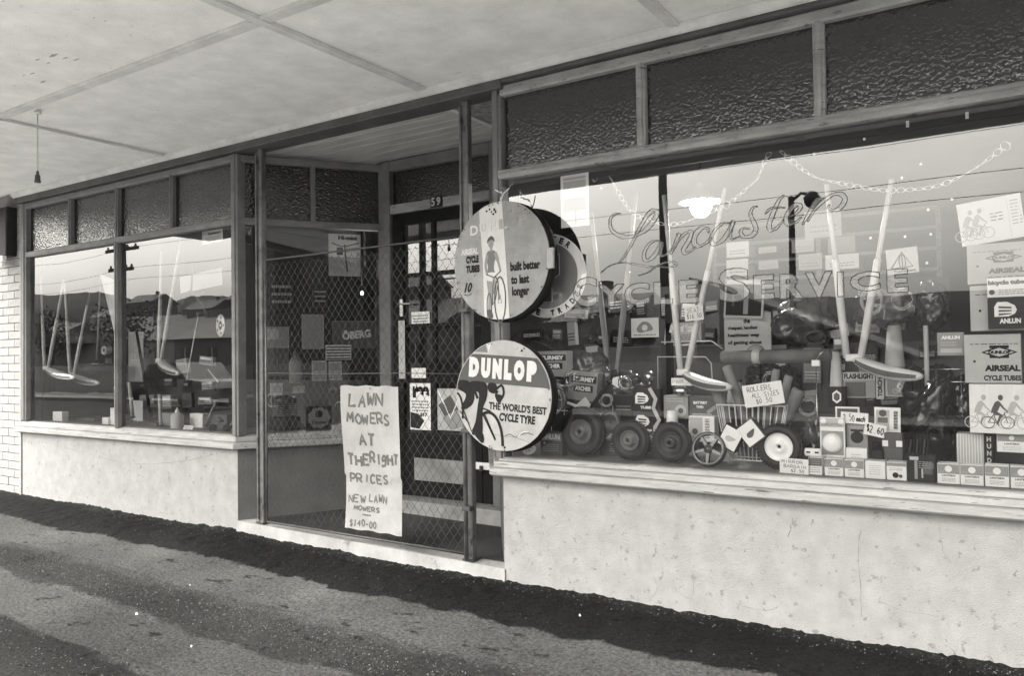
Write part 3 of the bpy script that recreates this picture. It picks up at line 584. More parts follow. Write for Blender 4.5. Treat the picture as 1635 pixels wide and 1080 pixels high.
WB = [mat('house_wall_pale', .26, .8, .1, 1), mat('house_wall_mid', .24, .8, .1, 1), mat('house_wall_dark', .12, .8, .1, 1)]; RF = mat('house_roof', .1, .7, .3, 1); WN = mat('house_window', .03, .5)
def house(x, y, z, wx, wy, h, rh, wi, label, hip=False):
    t = thing('house', label, 'house', (x, y, z), group=None)
    b = MB(); b.box((-wx/2, -wy/2, 0), (wx/2, wy/2, h)); obj('wall', b, WB[wi], t)
    e = .4; b = MB(); ri = wy*.5 if hip else -e
    b.add([(-wx/2-e, -wy/2-e, h), (wx/2+e, -wy/2-e, h), (wx/2+e, wy/2+e, h), (-wx/2-e, wy/2+e, h), (-wx/2+ri, 0, h+rh), (wx/2-ri, 0, h+rh)], [(0, 1, 5, 4), (2, 3, 4, 5), (1, 2, 5), (3, 0, 4), (0, 3, 2, 1)]); rf = obj('roof', b, RF, t)
    b = MB(); b.box((wx*.2, -.3, h+rh*.5), (wx*.2+.6, .3, h+rh+.7)); obj('chimney', b, WB[2], rf)
    for k in range(max(2, int(wx/3))):
        cx = -wx/2+wx*(k+.5)/max(2, int(wx/3)); b = MB(); b.box((cx-.55, wy/2-.02, .9), (cx+.55, wy/2+.04, 2.1)); wnd = obj('window', b, WN, t)
        b = MB(); b.box((cx-.63, wy/2+.041, .82), (cx+.63, wy/2+.08, .9)); b.box((cx-.03, wy/2+.041, .9), (cx+.03, wy/2+.07, 2.1)); obj('frame', b, WPAINT, wnd)
hs = [(-60, -40, 0, 9, 7, 3, 2, 0, 'pale gabled house mirrored nearest the left window mullion'), (-74, -46, .5, 8, 7, 3, 2.2, 1, 'grey house mirrored left of the pale gabled house'),
      (-48, -36, 0, 12, 8, 2.8, 1.6, 2, 'long dark shed mirrored low in the left window'), (-96, -60, 2, 10, 8, 3, 2.4, 0, 'white house high on the mirrored slope at the far left'), (-112, -66, 3, 9, 7, 3, 2, 1, 'grey house behind the white one on the mirrored slope'),
      (-33, -33, 0, 10, 7, 3, 1.8, 1, 'low grey house mirrored behind the round signs'), (-21, -34, 0, 9, 7, 2.9, 1.5, 2, 'dark low house mirrored left of the hooked pole'), (-86, -70, 4, 9, 7, 3, 2.4, 1, 'small grey house on the mirrored ridge')]
for h in hs: house(*h)
R_h = random.Random(41); ORDH = ('first', 'second', 'third', 'fourth', 'fifth', 'sixth', 'seventh', 'eighth', 'ninth', 'tenth')
for i in range(10): house(-205+i*13.5+R_h.uniform(-3, 3), -104-R_h.uniform(0, 6)*((i*7) % 3)/2, 6+((i*7) % 3)*2.6+R_h.uniform(0, 1), R_h.uniform(7, 11), 7, 3, 2.2, i % 3, f"{('pale', 'grey', 'dark')[i % 3]} hillside house, {ORDH[i]} from the left along the mirrored slope")
t = thing('lean_to_shed', 'dark lean-to shed with long sloping roof mirrored in the middle of the big window', 'shed', (-4.9, -17.4, -.12))
b = MB(); b.prism([(-2.4, 0), (2.5, 0), (2.5, 1.2), (-2.4, 3.2)], -1.4, 1.4); obj('wall', b, mat('tarred_boards', .025, .8, .3, 3, stretch=(6, 1, 1)), t)
b = MB(); b.prism([(-2.5, 3.26), (-2.5, 3.32), (2.8, 1.2), (2.8, 1.14)], -1.6, 1.6); obj('roof', b, RF, t)
wh = thing('warehouse', 'tall dark warehouse mirrored in the splayed side window behind the gate', 'building', (40, -22, -.2))
b = MB(); b.box((-17.5, -6, 0), (30, 6, 8)); obj('wall', b, mat('soot_dark_brick', .035, .85, .4, 1), wh)
b = MB(); b.add([(-18, -6.4, 8.01), (30.4, -6.4, 8.01), (30.4, 6.4, 8.01), (-18, 6.4, 8.01), (-13, 0, 11), (30.4, 0, 11)], [(0, 1, 5, 4), (2, 3, 4, 5), (1, 2, 5), (3, 0, 4), (0, 3, 2, 1)]); obj('roof', b, RF, wh)
for i in range(9):
    for z in (1.4, 5.0): b = MB(); b.box((-15+i*5, 6.0, z), (-12.8+i*5, 6.06, z+1.7)); obj('window', b, WN, wh)
for z, lab in ((4.25, 'lowest overhead wire mirrored in the big window'), (4.7, 'middle overhead wire mirrored in the big window'), (5.55, 'highest overhead wire mirrored in the big window')):
    t = thing('overhead_wire', lab, 'wire', (0, -14.3, z), group='overhead wires across the street'); b = MB(); b.tube([(x, 0, .35*((x/35)**2 % 1)) for x in range(-70, 50, 5)], .007, 5); obj('cable', b, RF, t)
def pole(x, y, h, r, label, kind):
    t = thing('power_pole' if kind == 0 else 'street_lamp', label, 'pole' if kind == 0 else 'street lamp', (x, y, -.15)); b = MB(); b.tube([(0, 0, 0), (0, 0, h*.5), (0, 0, h)], [r, r*.85, r*.7], 10)
    obj('shaft', b, mat('dark_pole_timber', .045, .8, .3, 5), t)
    if kind == 0:
        for zz, ww in ((h-.35, 1.1), (h-1.1, .8)):
            b = MB(); b.bbox((-ww, -.05, zz-.06), (ww, .05, zz+.06), .01); ca = obj('crossarm', b, MAT['dark_pole_timber'], t)
            for xx in (-ww*.85, -ww*.4, ww*.4, ww*.85): b = MB(); b.lathe([(0, zz+.06), (.03, zz+.06), (.05, zz+.12), (.03, zz+.16), (0, zz+.18)], 8, Matrix.Translation((xx, 0, 0))); obj('insulator', b, GREY3, ca)
    else:
        b = MB(); b.tube([(0, 0, h-.15), (.3, 0, h+.08), (.6, 0, h+.02)], .05, 8); obj('bracket', b, DARKSTEEL, t)
        b = MB(); b.lathe([(0, h+.12), (.14, h+.08), (.26, h-.1), (.2, h-.3), (.08, h-.42), (0, h-.45)], 12, Matrix.Translation((.62, 0, 0))); obj('lantern', b, DARKSTEEL, t)
pole(-7.33, -14.0, 8.6, .13, 'tall timber power pole mirrored left of the shop lamp', 0)
pole(-6.36, -22, 6.3, .13, 'dark street lamp with hooked head mirrored right of the shop lamp', 1)
pole(-28.4, -12.9, 5.9, .14, 'power pole with crossarm mirrored in the far left window pane', 0)
fc = thing('paling_fence', 'long low pale fence across the street mirrored in the windows', 'fence', (-40, -14.8, -.12))
b = MB(); b.box((-60, -.05, .05), (75, .05, .15)); b.box((-60, -.05, .95), (75, .05, 1.02)); obj('rail', b, WB[0], fc)
pm = MB().box((0, -.03, 0), (.42, .02, 1.15)).mesh('paling')
for i in range(290): o = link('paling', pm, WB[1+i % 2], fc); o.location = (-58+i*.45, .075, random.uniform(-.02, .03))
def car(x, y, rz, m, label):
    t = thing('parked_car', label, 'car', (x, y, -.24), rz, group='cars parked across the street')
    sec = [(-2.05, .35), (-2.1, .7), (-1.95, .82), (-1.3, .88), (-.95, 1.36), (.45, 1.4), (1.0, .92), (1.9, .84), (2.08, .65), (2.05, .35)]
    b = MB(); b.prism([(a, z) for a, z in sec], -.78, .78); obj('body', b, m, t)
    b = MB(); b.prism([(-1.12, .93), (-.85, 1.3), (.38, 1.33), (.8, .94)], -.79, .79); obj('side_window', b, WN, t)
    for sx in (-1.3, 1.3):
        for sy in (-.72, .72):
            b = MB(); b.lathe([(0, -.1), (.17, -.1), (.2, -.08), (.3, -.09), (.33, -.05), (.33, .05), (.3, .09), (.2, .08), (.17, .1), (0, .1)], 20, Matrix.Translation((sx, sy, .33)), 'Y'); obj('wheel', b, BLACK, t)
car(-21.5, -11, .0, mat('car_paint_dark', .03, .5), 'dark saloon mirrored low behind the left window display')
car(-12.2, -11, .0, MAT['car_paint_dark'], 'dark saloon mirrored behind the lower round sign')
TRF = mat('tree_leaves', .05, .8, .5, 5)
def tree(x, y, h, s, label):
    t = thing('tree', label, 'tree', (x, y, -.2)); b = MB(); b.tube([(0, 0, 0), (.1, 0, h*.35), (0, .1, h*.7)], [.18*s, .13*s, .05*s], 8)
    for k in range(5): a = k*1.3; b.tube([(0, 0, h*.35), (math.cos(a)*s*.8, math.sin(a)*s*.8, h*.65)], [.07*s, .03*s], 6)
    obj('trunk', b, MAT['dark_pole_timber'], t); b = MB(); R_ = random.Random(int(x*10))
    for k in range(16):
        a = R_.uniform(0, 6.3); rr = R_.uniform(0, 1.1)*s; c = Vector((rr*math.cos(a), rr*math.sin(a), h*R_.uniform(.5, .92)))
        for q in range(60):
            d = Vector((R_.gauss(0, 1), R_.gauss(0, 1), R_.gauss(0, 1))).normalized()*R_.uniform(.25, .62)*s; p = c+d; u_ = Vector((R_.gauss(0, 1), R_.gauss(0, 1), R_.gauss(0, 1))).normalized()*.13; v_ = u_.orthogonal().normalized()*.1
            b.add([p-u_, p-v_, p+u_, p+v_], [(0, 1, 2, 3)])
    obj('crown', b, TRF, t)
tree(-15, -19, 3.4, 1.3, 'small dark tree mirrored behind the lower round sign'); tree(-10.6, -18.5, 3.0, 1.2, 'bushy low tree mirrored left of the tall power pole'); tree(-52, -27, 5, 1.9, 'dark tree mirrored in the left window between the houses')
tree(-68, -30, 5.5, 2., 'spreading tree mirrored at the far left pane')
# ================================================================== GATE, SIGNS, BANNER
def gpost(px, ztop, zbot, wd, label, y=.0, pxb=None):
    p = F(px, 500, y); t = thing('gate_post', label, 'post', (p.x, y, zbot))
    b = MB(); b.bbox((-wd/2, -wd*.45, 0), (wd/2, wd*.45, ztop-zbot), .004); b.v = [(v[0], v[1], v[2]) for v in b.v]; obj('shaft', b, STEEL, t)
    b = MB(); b.bbox((-wd*.5-.004, -wd*.5-.012, .02), (-wd*.5+.01, -wd*.1, ztop-zbot-.03), .003); obj('stop_angle', b, STEEL, t)
    b = MB(); b.bbox((-wd*.8, -wd*.8, -.004), (wd*.8, wd*.8, .006), .002); obj('base_plate', b, DARKSTEEL, t); return t
gp1 = gpost(419, ZF+.003, .07, .05, 'weathered timber gate post at the left of the wire gate', .03)
gp2 = gpost(748, ZF+.003, .045, .05, 'weathered gate post at the right of the wire gate behind the round signs', .03)
gx0, gx1, gz0, gz1 = F(425, 600, -.03).x, F(741, 600, -.03).x, .095, 1.93
gate = thing('wire_gate', 'tall chain-link gate closed across the shop entrance', 'gate', ((gx0+gx1)/2, -.03, .0))
hw = (gx1-gx0)/2
b = MB(); b.tube([(-hw, 0, gz1), (hw, 0, gz1+.004)], .007); obj('top_rail', b, DARKSTEEL, gate)
b = MB(); b.tube([(-hw, 0, gz0), (hw, 0, gz0-.005)], .009); obj('bottom_rail', b, DARKSTEEL, gate)
b = MB(); b.tube([(-hw, 0, gz0), (-hw, 0, gz1)], .008); obj('stile', b, STEEL, gate)
b = MB(); b.tube([(hw, 0, gz0-.04), (hw, 0, gz1)], .013); obj('stile', b, STEEL, gate)
b = MB(); b.tube([(-hw, -.004, 1.135), (-hw*.3, -.006, 1.13), (hw*.4, -.004, 1.134), (hw, -.004, 1.13)], .0028, 6); obj('tie_wire', b, WIRE, gate)
for z in (.35, .8, 1.5): b = MB(); b.bbox((hw-.02, -.016, z-.012), (hw+.04, .03, z+.012), .003); obj('hinge', b, DARKSTEEL, gate)
pit, hh = 2*hw/58, .0385; nz = int((gz1-gz0)/hh); pts = []
for k in range(nz+1): s_ = 1 if k % 2 else -1; pts += [(s_*pit*.52, .0018*s_, gz0+k*hh)]
wm = MB().tube(pts, .0017, 4).mesh('wire')
pts2 = [(-x, -y, z) for x, y, z in pts]; wm2 = MB().tube(pts2, .0017, 4).mesh('wire'); random.seed(4)
for i in range(58):
    o = link('wire', wm if i % 2 else wm2, WIRE, gate); o.location = (-hw+pit*(i+.5), 0, 0)

# banner: long hand-lettered paper hung on the gate
pa, pb = F(548, 616, -.085), F(641, 857, -.085); bw2, bh2 = pb.x-pa.x, pa.z-pb.z
ban = thing('paper_banner', 'long hand-lettered white banner reading LAWN MOWERS AT THE RIGHT PRICES hung on the gate', 'banner', ((pa.x+pb.x)/2, -.085, pb.z))
def warp(x, z): return .012*math.sin(z*5.5)+.010*math.cos(x*9)-.022*max(0, (abs(x)/(bw2/2)-.8))*2*(-1 if z < .35 else .4)
nx, nz_ = 14, 44; b = MB(); vs = []
for s in (0, 1):
    for j in range(nz_+1):
        for i in range(nx+1):
            x, z = -bw2/2+bw2*i/nx, bh2*j/nz_; x2 = x*(1-.02*math.sin(z*6)); vs.append((x2, warp(x, z)+s*.0012, z+.004*math.sin(i*1.3)*(j in (0, nz_))))
k = nx+1; m_ = k*(nz_+1)
b.add(vs, [(j*k+i, j*k+i+1, (j+1)*k+i+1, (j+1)*k+i) for j in range(nz_) for i in range(nx)]+[(m_+j*k+i, m_+(j+1)*k+i, m_+(j+1)*k+i+1, m_+j*k+i+1) for j in range(nz_) for i in range(nx)], True)
obj('sheet', b, PAPER, ban)
random.seed(11)
def L3(parent, P): return (P.x-parent.location.x, P.z-parent.location.z)
for s, (x0, y0, x1, y1), wd in (('LAWN', (560, 629, 612, 650), .016), ('MOWERS', (557, 660, 623, 679), .014), ('AT', (573, 693, 595, 712), .015), ('THE', (555, 726, 586, 745), .016), ('RIgHT', (588, 725, 635, 745), .016), ('PRICES', (558, 757, 617, 776), .013),
        ('NEW', (555, 790, 580, 805), .0085), ('LAWN', (587, 790, 615, 806), .0085), ('MOWERS', (564, 808, 603, 820), .0085), ('FROM', (577, 822, 589, 826), .004), ('$140-00', (558, 829, 599, 845), .008)):
    a, c = F(x0, y0, -.085), F(x1, y1, -.085); b = MB(); hand(b, s, a.x-ban.location.x, c.z-ban.location.z, c.x-ban.location.x, a.z-ban.location.z, wd*1.15, 0, .09)
    b.v = [(x, y+warp(x, z)-.0015, z) for x, y, z in b.v]; obj('lettering', b, INK, ban)
for x in (-bw2*.44, 0, bw2*.44): b = MB(); b.tube([(x, .055, bh2-.01), (x, -.012, bh2-.012), (x, -.014, bh2-.02), (x, .055, bh2-.03)], .0015, 5); obj('wire_tie', b, WIRE, ban)

# round signs: printed disc on a rubber rim
def disc(name, label, px, py, rpx, y, rz, ry, mface):
    c = F(px, py, y); D = (c-EYE).dot(fw); R = rpx*D/FPX
    t = thing(name, label, 'sign', c, rz, ry); b = MB()
    random.seed(int(px)); ed = [R*(1+random.uniform(-.004, .003)) for _ in range(96)]
    ring = [(ed[i]*math.cos(2*math.pi*i/96), ed[i]*math.sin(2*math.pi*i/96)) for i in range(96)]
    b.prism(ring, 0, .006); obj('face', b, mface, t); return t, R
def clampc(pts, R, close=True):
    Q = pts+[pts[0]] if close else pts; Q = subdiv(Q, 14); 
    if close: Q = Q[:-1]
    out = []
    for x, z in Q:
        r = math.hypot(x, z)
        if r > R: x, z = x*R/r, z*R/r
        if not out or math.hypot(x-out[-1][0], z-out[-1][1]) > 1e-5: out.append((x, z))
    return out
def unit(R, pts): return [(x*R, z*R) for x, z in pts]
SG1, SG2 = mat('sign_print_grey', .25, .45, .3, 7, .2, 90, dark=(.1, .64, .05, 22), detail=10.), mat('sign_print_darker_grey', .21, .45, .3, 7, .2, 90, dark=(.09, .64, .06, 20), detail=10.)
SW = mat('sign_print_white', .52, .5, .12, 12, dark=(.22, .65, .06, 24)); SI = mat('sign_black_print', .014, .6, .3, 20, spec=.15); SD = mat('sign_dark_band', .07, .5, .15, 8, spec=.25); SF = mat('faded_outline_print', .2, .6)
SG3 = mat('sign_pale_grey', .33, .45, .25, 7, .15, 90, dark=(.17, .65, .05, 20), detail=10.)
up_, R = disc('round_shop_sign', 'worn round grey sign with a girl on a bicycle on a white stripe', 798, 416, 95, -.14, rad(-3), 0, SG1)
pr = lambda n, b, m, p=up_: obj(n, b, m, p)
b = MB(); pr('panel', b.poly(clampc(unit(R, [(.05, 1.2), (1.2, 1.2), (1.2, -1.2), (.2, -1.2), (.12, 0)]), R*.985), -.0006), SG2)
b = MB(); pr('panel', b.poly(clampc(unit(R, [(-.45, 1.1), (.045, 1.2), (.13, 0), (.2, -1.2), (-.34, -1.2), (-.36, 0)]), R*.99), -.0010), SW)
def T(parent, R, s, x0, z0, x1, z1, m, bold=.02, shear=0, rot=0, y=-.0018, outline=0, name='lettering'):
    b = MB(); text(b, s, x0*R, z0*R, x1*R, z1*R, y, bold, shear, rot)
    if outline: 
        obj(name, b, outline, parent); b = MB(); text(b, s, x0*R, z0*R, x1*R, z1*R, y-.0005, bold-.022, shear, rot)
    return obj(name, b, m, parent)
zz = .52
for ch, x, m_ in zip('DUNLOP', (-.63, -.42, -.21, 0, .2, .4), (SW, SW, SW, SG3, SF, SG1)):
    T(up_, R, ch, x, .50+.12*(x+.6)*.6-.02, x+.18, .50+.12*(x+.6)*.6+.15, m_, .06, 0, 0, -.0018, SF)
T(up_, R, 'AIRSEAL', -.84, .15, -.46, .26, SW, .05); T(up_, R, 'CYCLE', -.73, -.0, -.45, .13, SI, .07); T(up_, R, 'TUBES', -.73, -.165, -.43, -.035, SI, .07)
T(up_, R, '10', -.78, -.5, -.6, -.33, SI, .04, .35); b = MB(); b.line(unit(R, [(-.79, -.53), (-.7, -.555), (-.61, -.52)]), .012*R, -.0018); pr('underline', b, SI)
T(up_, R, 'CYCLE', .3, .2, .72, .33, SF, .03, 0, 0, -.0014, 0); T(up_, R, 'TYRES', .3, .02, .8, .15, SF, .03, 0, 0, -.0014, 0)
T(up_, R, 'CYCLE', .308, .192, .728, .322, SG2, .03, 0, 0, -.0019); T(up_, R, 'TYRES', .308, .012, .808, .142, SG2, .03, 0, 0, -.0019)
T(up_, R, 'built better', .22, -.2, .82, -.05, SI, .05); T(up_, R, 'to last', .23, -.42, .6, -.27, SI, .05); T(up_, R, 'longer', .25, -.66, .6, -.46, SI, .05)
# girl with bicycle (flat print), three-quarter view
G1, G2, G3 = mat('print_skin_grey', .22, .6), mat('print_cloth_grey', .13, .6), mat('print_hair', .05, .6)
def shp(R, pts, y, smooth=True): b = MB(); P = unit(R, pts); return b.poly(catmull(P, 4, True) if smooth else P, y)
pr('print', shp(R, [(-.25, .17), (-.12, .18), (-.06, .1), (-.11, -.02), (-.12, -.14), (-.1, -.22), (-.26, -.22), (-.25, -.08), (-.29, .06)], -.0014), G2)
pr('print', shp(R, [(-.21, .36), (-.14, .35), (-.125, .28), (-.15, .22), (-.15, .17), (-.2, .17), (-.2, .22), (-.235, .27), (-.235, .33)], -.0016), G1)
pr('print', shp(R, [(-.26, .3), (-.25, .38), (-.17, .43), (-.11, .38), (-.11, .32), (-.15, .36), (-.22, .35)], -.0018), G3)
pr('print', shp(R, [(-.3, -.2), (-.08, -.2), (-.06, -.3), (-.18, -.34), (-.3, -.3)], -.0017), SW)
pr('print', shp(R, [(-.28, -.3), (-.17, -.3), (-.16, -.6), (-.19, -.85), (-.26, -.85), (-.25, -.6)], -.0016), G1)
pr('print', shp(R, [(-.27, -.83), (-.19, -.83), (-.15, -.95), (-.24, -.97)], -.0017), G3)
b = MB(); b.line(unit(R, catmull([(-.09, .14), (-.03, -.02), (.02, -.19)], 5)), [.07*R]*5+[.045*R]*5+[.035*R], -.00175); b.line(unit(R, catmull([(-.26, .12), (-.3, -.06), (-.27, -.22)], 5)), .055*R, -.0018); pr('print', b, G1)
b = MB(); b.line(unit(R, catmull([(-.13, -.28), (-.1, -.42), (-.13, -.56)], 5)), .06*R, -.00183); pr('print', b, G1)
b = MB(); b.line(unit(R, ell(.0, -.66, .115, .38, 36)), .028*R, -.0019, True); b.line(unit(R, ell(-.23, -.78, .05, .24, 24)), .02*R, -.0020, True); b.line(unit(R, [(-.1, -.25), (-.04, -.35), (-.02, -.66)]), .025*R, -.0021)
b.line(unit(R, [(-.14, -.32), (-.16, -.75), (-.1, -.66), (-.04, -.4)]), .02*R, -.0022); b.line(unit(R, [(-.28, -.22), (-.12, -.28), (.02, -.18)]), .022*R, -.0023); b.line(unit(R, [(-.03, -.6), (-.04, -.72), (.03, -.72), (.0, -.58)]), .01*R, -.0024)
pr('print', b, G3)
b = MB(); random.seed(2)
for x, z in ((-.26, .86), (-.2, .88), (-.16, .84), (-.1, .87), (-.07, .83), (-.12, .8)): b.poly(unit(R, catmull([(x+random.uniform(.01, .03)*math.cos(a), z+random.uniform(.01, .03)*math.sin(a)) for a in (0, 1, 2, 3, 4, 5)], 2, True)), -.0022-.00003*x)
pr('rust_stain', b, SI)
b = MB(); b.lathe([(R*.8, .02), (R*.97, .010), (R*1.0, .014), (R*1.02, .03), (R*1.02, .055), (R*.98, .07), (R*.8, .075), (R*.78, .05), (R*.8, .02)], 64, Matrix.Translation((0.01, 0, -.008)), 'Y'); pr('tyre_rim', b, BLACK)
b = MB(); b.bbox((R*.95, -.004, -.07), (R*1.08, .014, .04), .004); pr('clip', b, SG3)
b = MB(); b.tube([(.01, .004, R*.93), (.012, .002, R*1.05), (.005, .02, R*1.16), (-.03, .06, R*1.2)], .004, 6); b.tube([(.012, .002, R*1.0), (.028, .004, R*1.12), (.05, .03, R*1.22)], .003, 6); b.tube([(.005, .02, R*1.14), (-.02, -.01, R*1.2)], .003, 6); pr('cord', b, mat('white_cord', .7, .8))
b = MB(); b.bbox((-.03, .02, -.1), (.0, .16, .1), .004); pr('bracket', b, DARKSTEEL)

random.seed(19)
def chips(t, R, n):
    for i in range(n):
        a = random.uniform(0, 6.28); q = random.uniform(.955, .985)*R; s = R*random.uniform(.008, .028); b = MB()
        P = [(q*math.cos(a)+s*random.uniform(.4, 1.2)*math.cos(k*1.05), q*math.sin(a)+s*random.uniform(.3, 1.)*math.sin(k*1.05)) for k in range(6)]
        P = [(x*min(1, .995*R/math.hypot(x, z)), z*min(1, .995*R/math.hypot(x, z))) for x, z in P]; b.poly(P, -.0034-.00002*i); obj('rust_chip', b, mat('rusty_chip', .07, .8, .5, 40), t)
chips(up_, R, 26)
lo, R = disc('round_shop_sign', 'round sign with a racing cyclist silhouette below a dark band, the lower of two', 802, 632, 88.5, -.12, rad(3), rad(4), SG3)
pr = lambda n, b, m, p=lo: obj(n, b, m, p)
Y = (-.0008)
pr('panel', MB().poly(clampc(unit(R, [(-1.2, .72), (1.2, .72), (1.2, .2), (-1.2, .2)]), R*.985), Y), SD)
pr('panel', MB().poly(clampc(unit(R, [(-.72, .76), (-.35, .76), (-.4, .9), (-.48, 1.0), (-.9, 1.0)]), R*.985), Y), G2)
pr('panel', MB().poly(clampc(unit(R, [(-.33, .76), (-.44, 1.1), (-.25, 1.1), (-.3, .9)]), R*.985), Y), SW)
x = -.74
for ch, wd in zip('DUNLOP', (.22, .2, .2, .16, .22, .2)): T(lo, R, ch, x, .29, x+wd*1.0, .66, SW, .11); x += wd*1.0+.045
T(lo, R, "THE WORLD'S BEST", -.27, -.27, .92, -.13, SI, .035); T(lo, R, 'CYCLE TYRE', -.04, -.46, .7, -.31, SI, .045)
def S2(pts, sm=True, y=-.0014, m=SI): pr('print', MB().poly(clampc(catmull(unit(R, pts), 4, True) if sm else unit(R, pts), R*.985), y), m)
S2([(-.97, .2), (-.72, .2), (-.6, .0), (-.62, -.2), (-.78, -.32), (-.88, -.3), (-.78, -.05), (-.97, .05)], True, -.0014)
S2([(-.7, .2), (-.36, .2), (-.32, -.05), (-.4, -.3), (-.38, -.7), (-.46, -.85), (-.55, -.68), (-.52, -.3), (-.5, .0), (-.66, .04)], True, -.0016)
S2([(-.56, -.68), (-.38, -.72), (-.34, -.86), (-.4, -.9), (-.56, -.76)], True, -.0018)
S2([(-.3, .2), (-.14, .2), (-.12, .06), (-.2, .02), (-.3, .07)], True, -.0018)
def W2(pts, wd, y, m=SI): 
    P = [p for p in unit(R, pts) if math.hypot(*p) < R*.985]; b = MB(); b.line(P, wd*R, y); pr('print', b, m)
W2([(-.4, .12), (-.2, .14)], .03, -.0019); W2(catmull([(-.14, .1), (-.02, .18), (.03, .04), (-.05, -.1), (-.13, -.02), (-.1, .08)], 5), .045, -.002); S2([(-.14, .0), (.0, .0), (-.02, -.12), (-.1, -.12)], True, -.0021)
W2(ell(-.27, -.95, .33, .62, 40, math.pi*.02, math.pi*.98), .055, -.0022); W2([(-.36, -.36), (-.1, -.8)], .022, -.0023); W2([(-.4, -.36), (-.27, -.95), (-.1, -.82)], .03, -.0024); W2([(-.44, -.26), (-.25, -.3), (-.17, -.36)], .03, -.0025)
W2(ell(-1.0, -.45, .17, .42, 30, -math.pi*.45, math.pi*.5), .04, -.0026); W2([(-.74, -.2), (-.66, -.75)], .045, -.0027); W2([(-.62, .1), (-.52, -.1)], .05, -.0028); W2([(-.84, -.3), (-.62, -.72), (-.4, -.3)], .025, -.0029); W2([(-.9, -.36), (-.68, -.58)], .02, -.003)
W2([(-.12, -.72), (.1, -.73), (.3, -.72), (.6, -.78)], .008, -.0012, G2); W2(catmull([(.1, -.72), (.2, -.68), (.32, -.72), (.42, -.66), (.55, -.62), (.68, -.64)], 4), .022, -.0013, G2); W2(catmull([(.36, -.72), (.45, -.62), (.56, -.6)], 4), .012, -.0017, SW)
b = MB(); b.lathe([(R*.8, .02), (R*.96, .010), (R*1.0, .02), (R*1.01, .05), (R*.96, .066), (R*.8, .07), (R*.8, .02)], 64, Matrix.Translation((.012, 0, -.006)), 'Y'); pr('tyre_rim', b, BLACK)
for x, z in ((.36, .83), (.1, -.93), (-.9, .1)): b = MB(); b.lathe([(0, -.003), (.006, -.002), (.007, 0)], 8, Matrix.Translation((x*R, 0, z*R)), 'Y'); pr('screw', b, SI)
b = MB(); b.bbox((-.02, .02, -.1), (.01, .14, .1), .004); pr('bracket', b, DARKSTEEL)

chips(lo, R, 18)
# ================================================================== LETTERING AND PAPERS ON THE GLASS
YG = .0205
LINE = mat('black_outline_paint', .025, .5); FILL = film_mat('worn_translucent_lettering', .62, .24)
def glass_letter(ch, px0, py0, px1, py1, wd=.0042):
    a, c = F(px0, (py0+py1)/2, YG), F(px1, (py0+py1)/2, YG); zt, zb = F((px0+px1)/2, py0, YG).z, F((px0+px1)/2, py1, YG).z
    b = MB(); text(b, ch, a.x, zb, c.x, zt, YG-.0006, .045); obj('lettering', b, FILL, bigpane)
    # outline = boundary edges of the filled glyph
    cnt = {}
    for f in b.f:
        for i in range(len(f)): e = tuple(sorted((f[i], f[(i+1) % len(f)]))); cnt[e] = cnt.get(e, 0)+1
    key = lambda i: (round(b.v[i][0], 5), round(b.v[i][2], 5)); ec = {}
    for e, n in cnt.items():
        k = tuple(sorted((key(e[0]), key(e[1])))); ec[k] = ec.get(k, 0)+n
    o = MB(); q = 0
    for (p, r), n in ec.items():
        if n == 1: q += 1; o.line([p, r], wd*random.uniform(.7, 1.1), YG-.0012-.000002*q)
    return obj('outline', o, LINE, bigpane)
random.seed(8)
for g in (('C', 915, 443, 953, 490), ('Y', 955, 455, 997, 489), ('C', 997, 452, 1037, 487), ('L', 1044, 450, 1074, 486), ('E', 1084, 447, 1116, 484), ('S', 1148, 428, 1197, 482), ('E', 1203, 439, 1236, 478), ('R', 1245, 437, 1283, 477),
          ('V', 1286, 434, 1329, 475), ('I', 1337, 434, 1347, 474), ('C', 1357, 434, 1405, 465), ('E', 1416, 430, 1450, 467)): glass_letter(*g)
s5 = lambda pts: [(930+x*.19448, 290+y*.19448) for x, y in pts]; s6 = lambda pts: [(1160+x*.19572, 290+y*.19572) for x, y in pts]
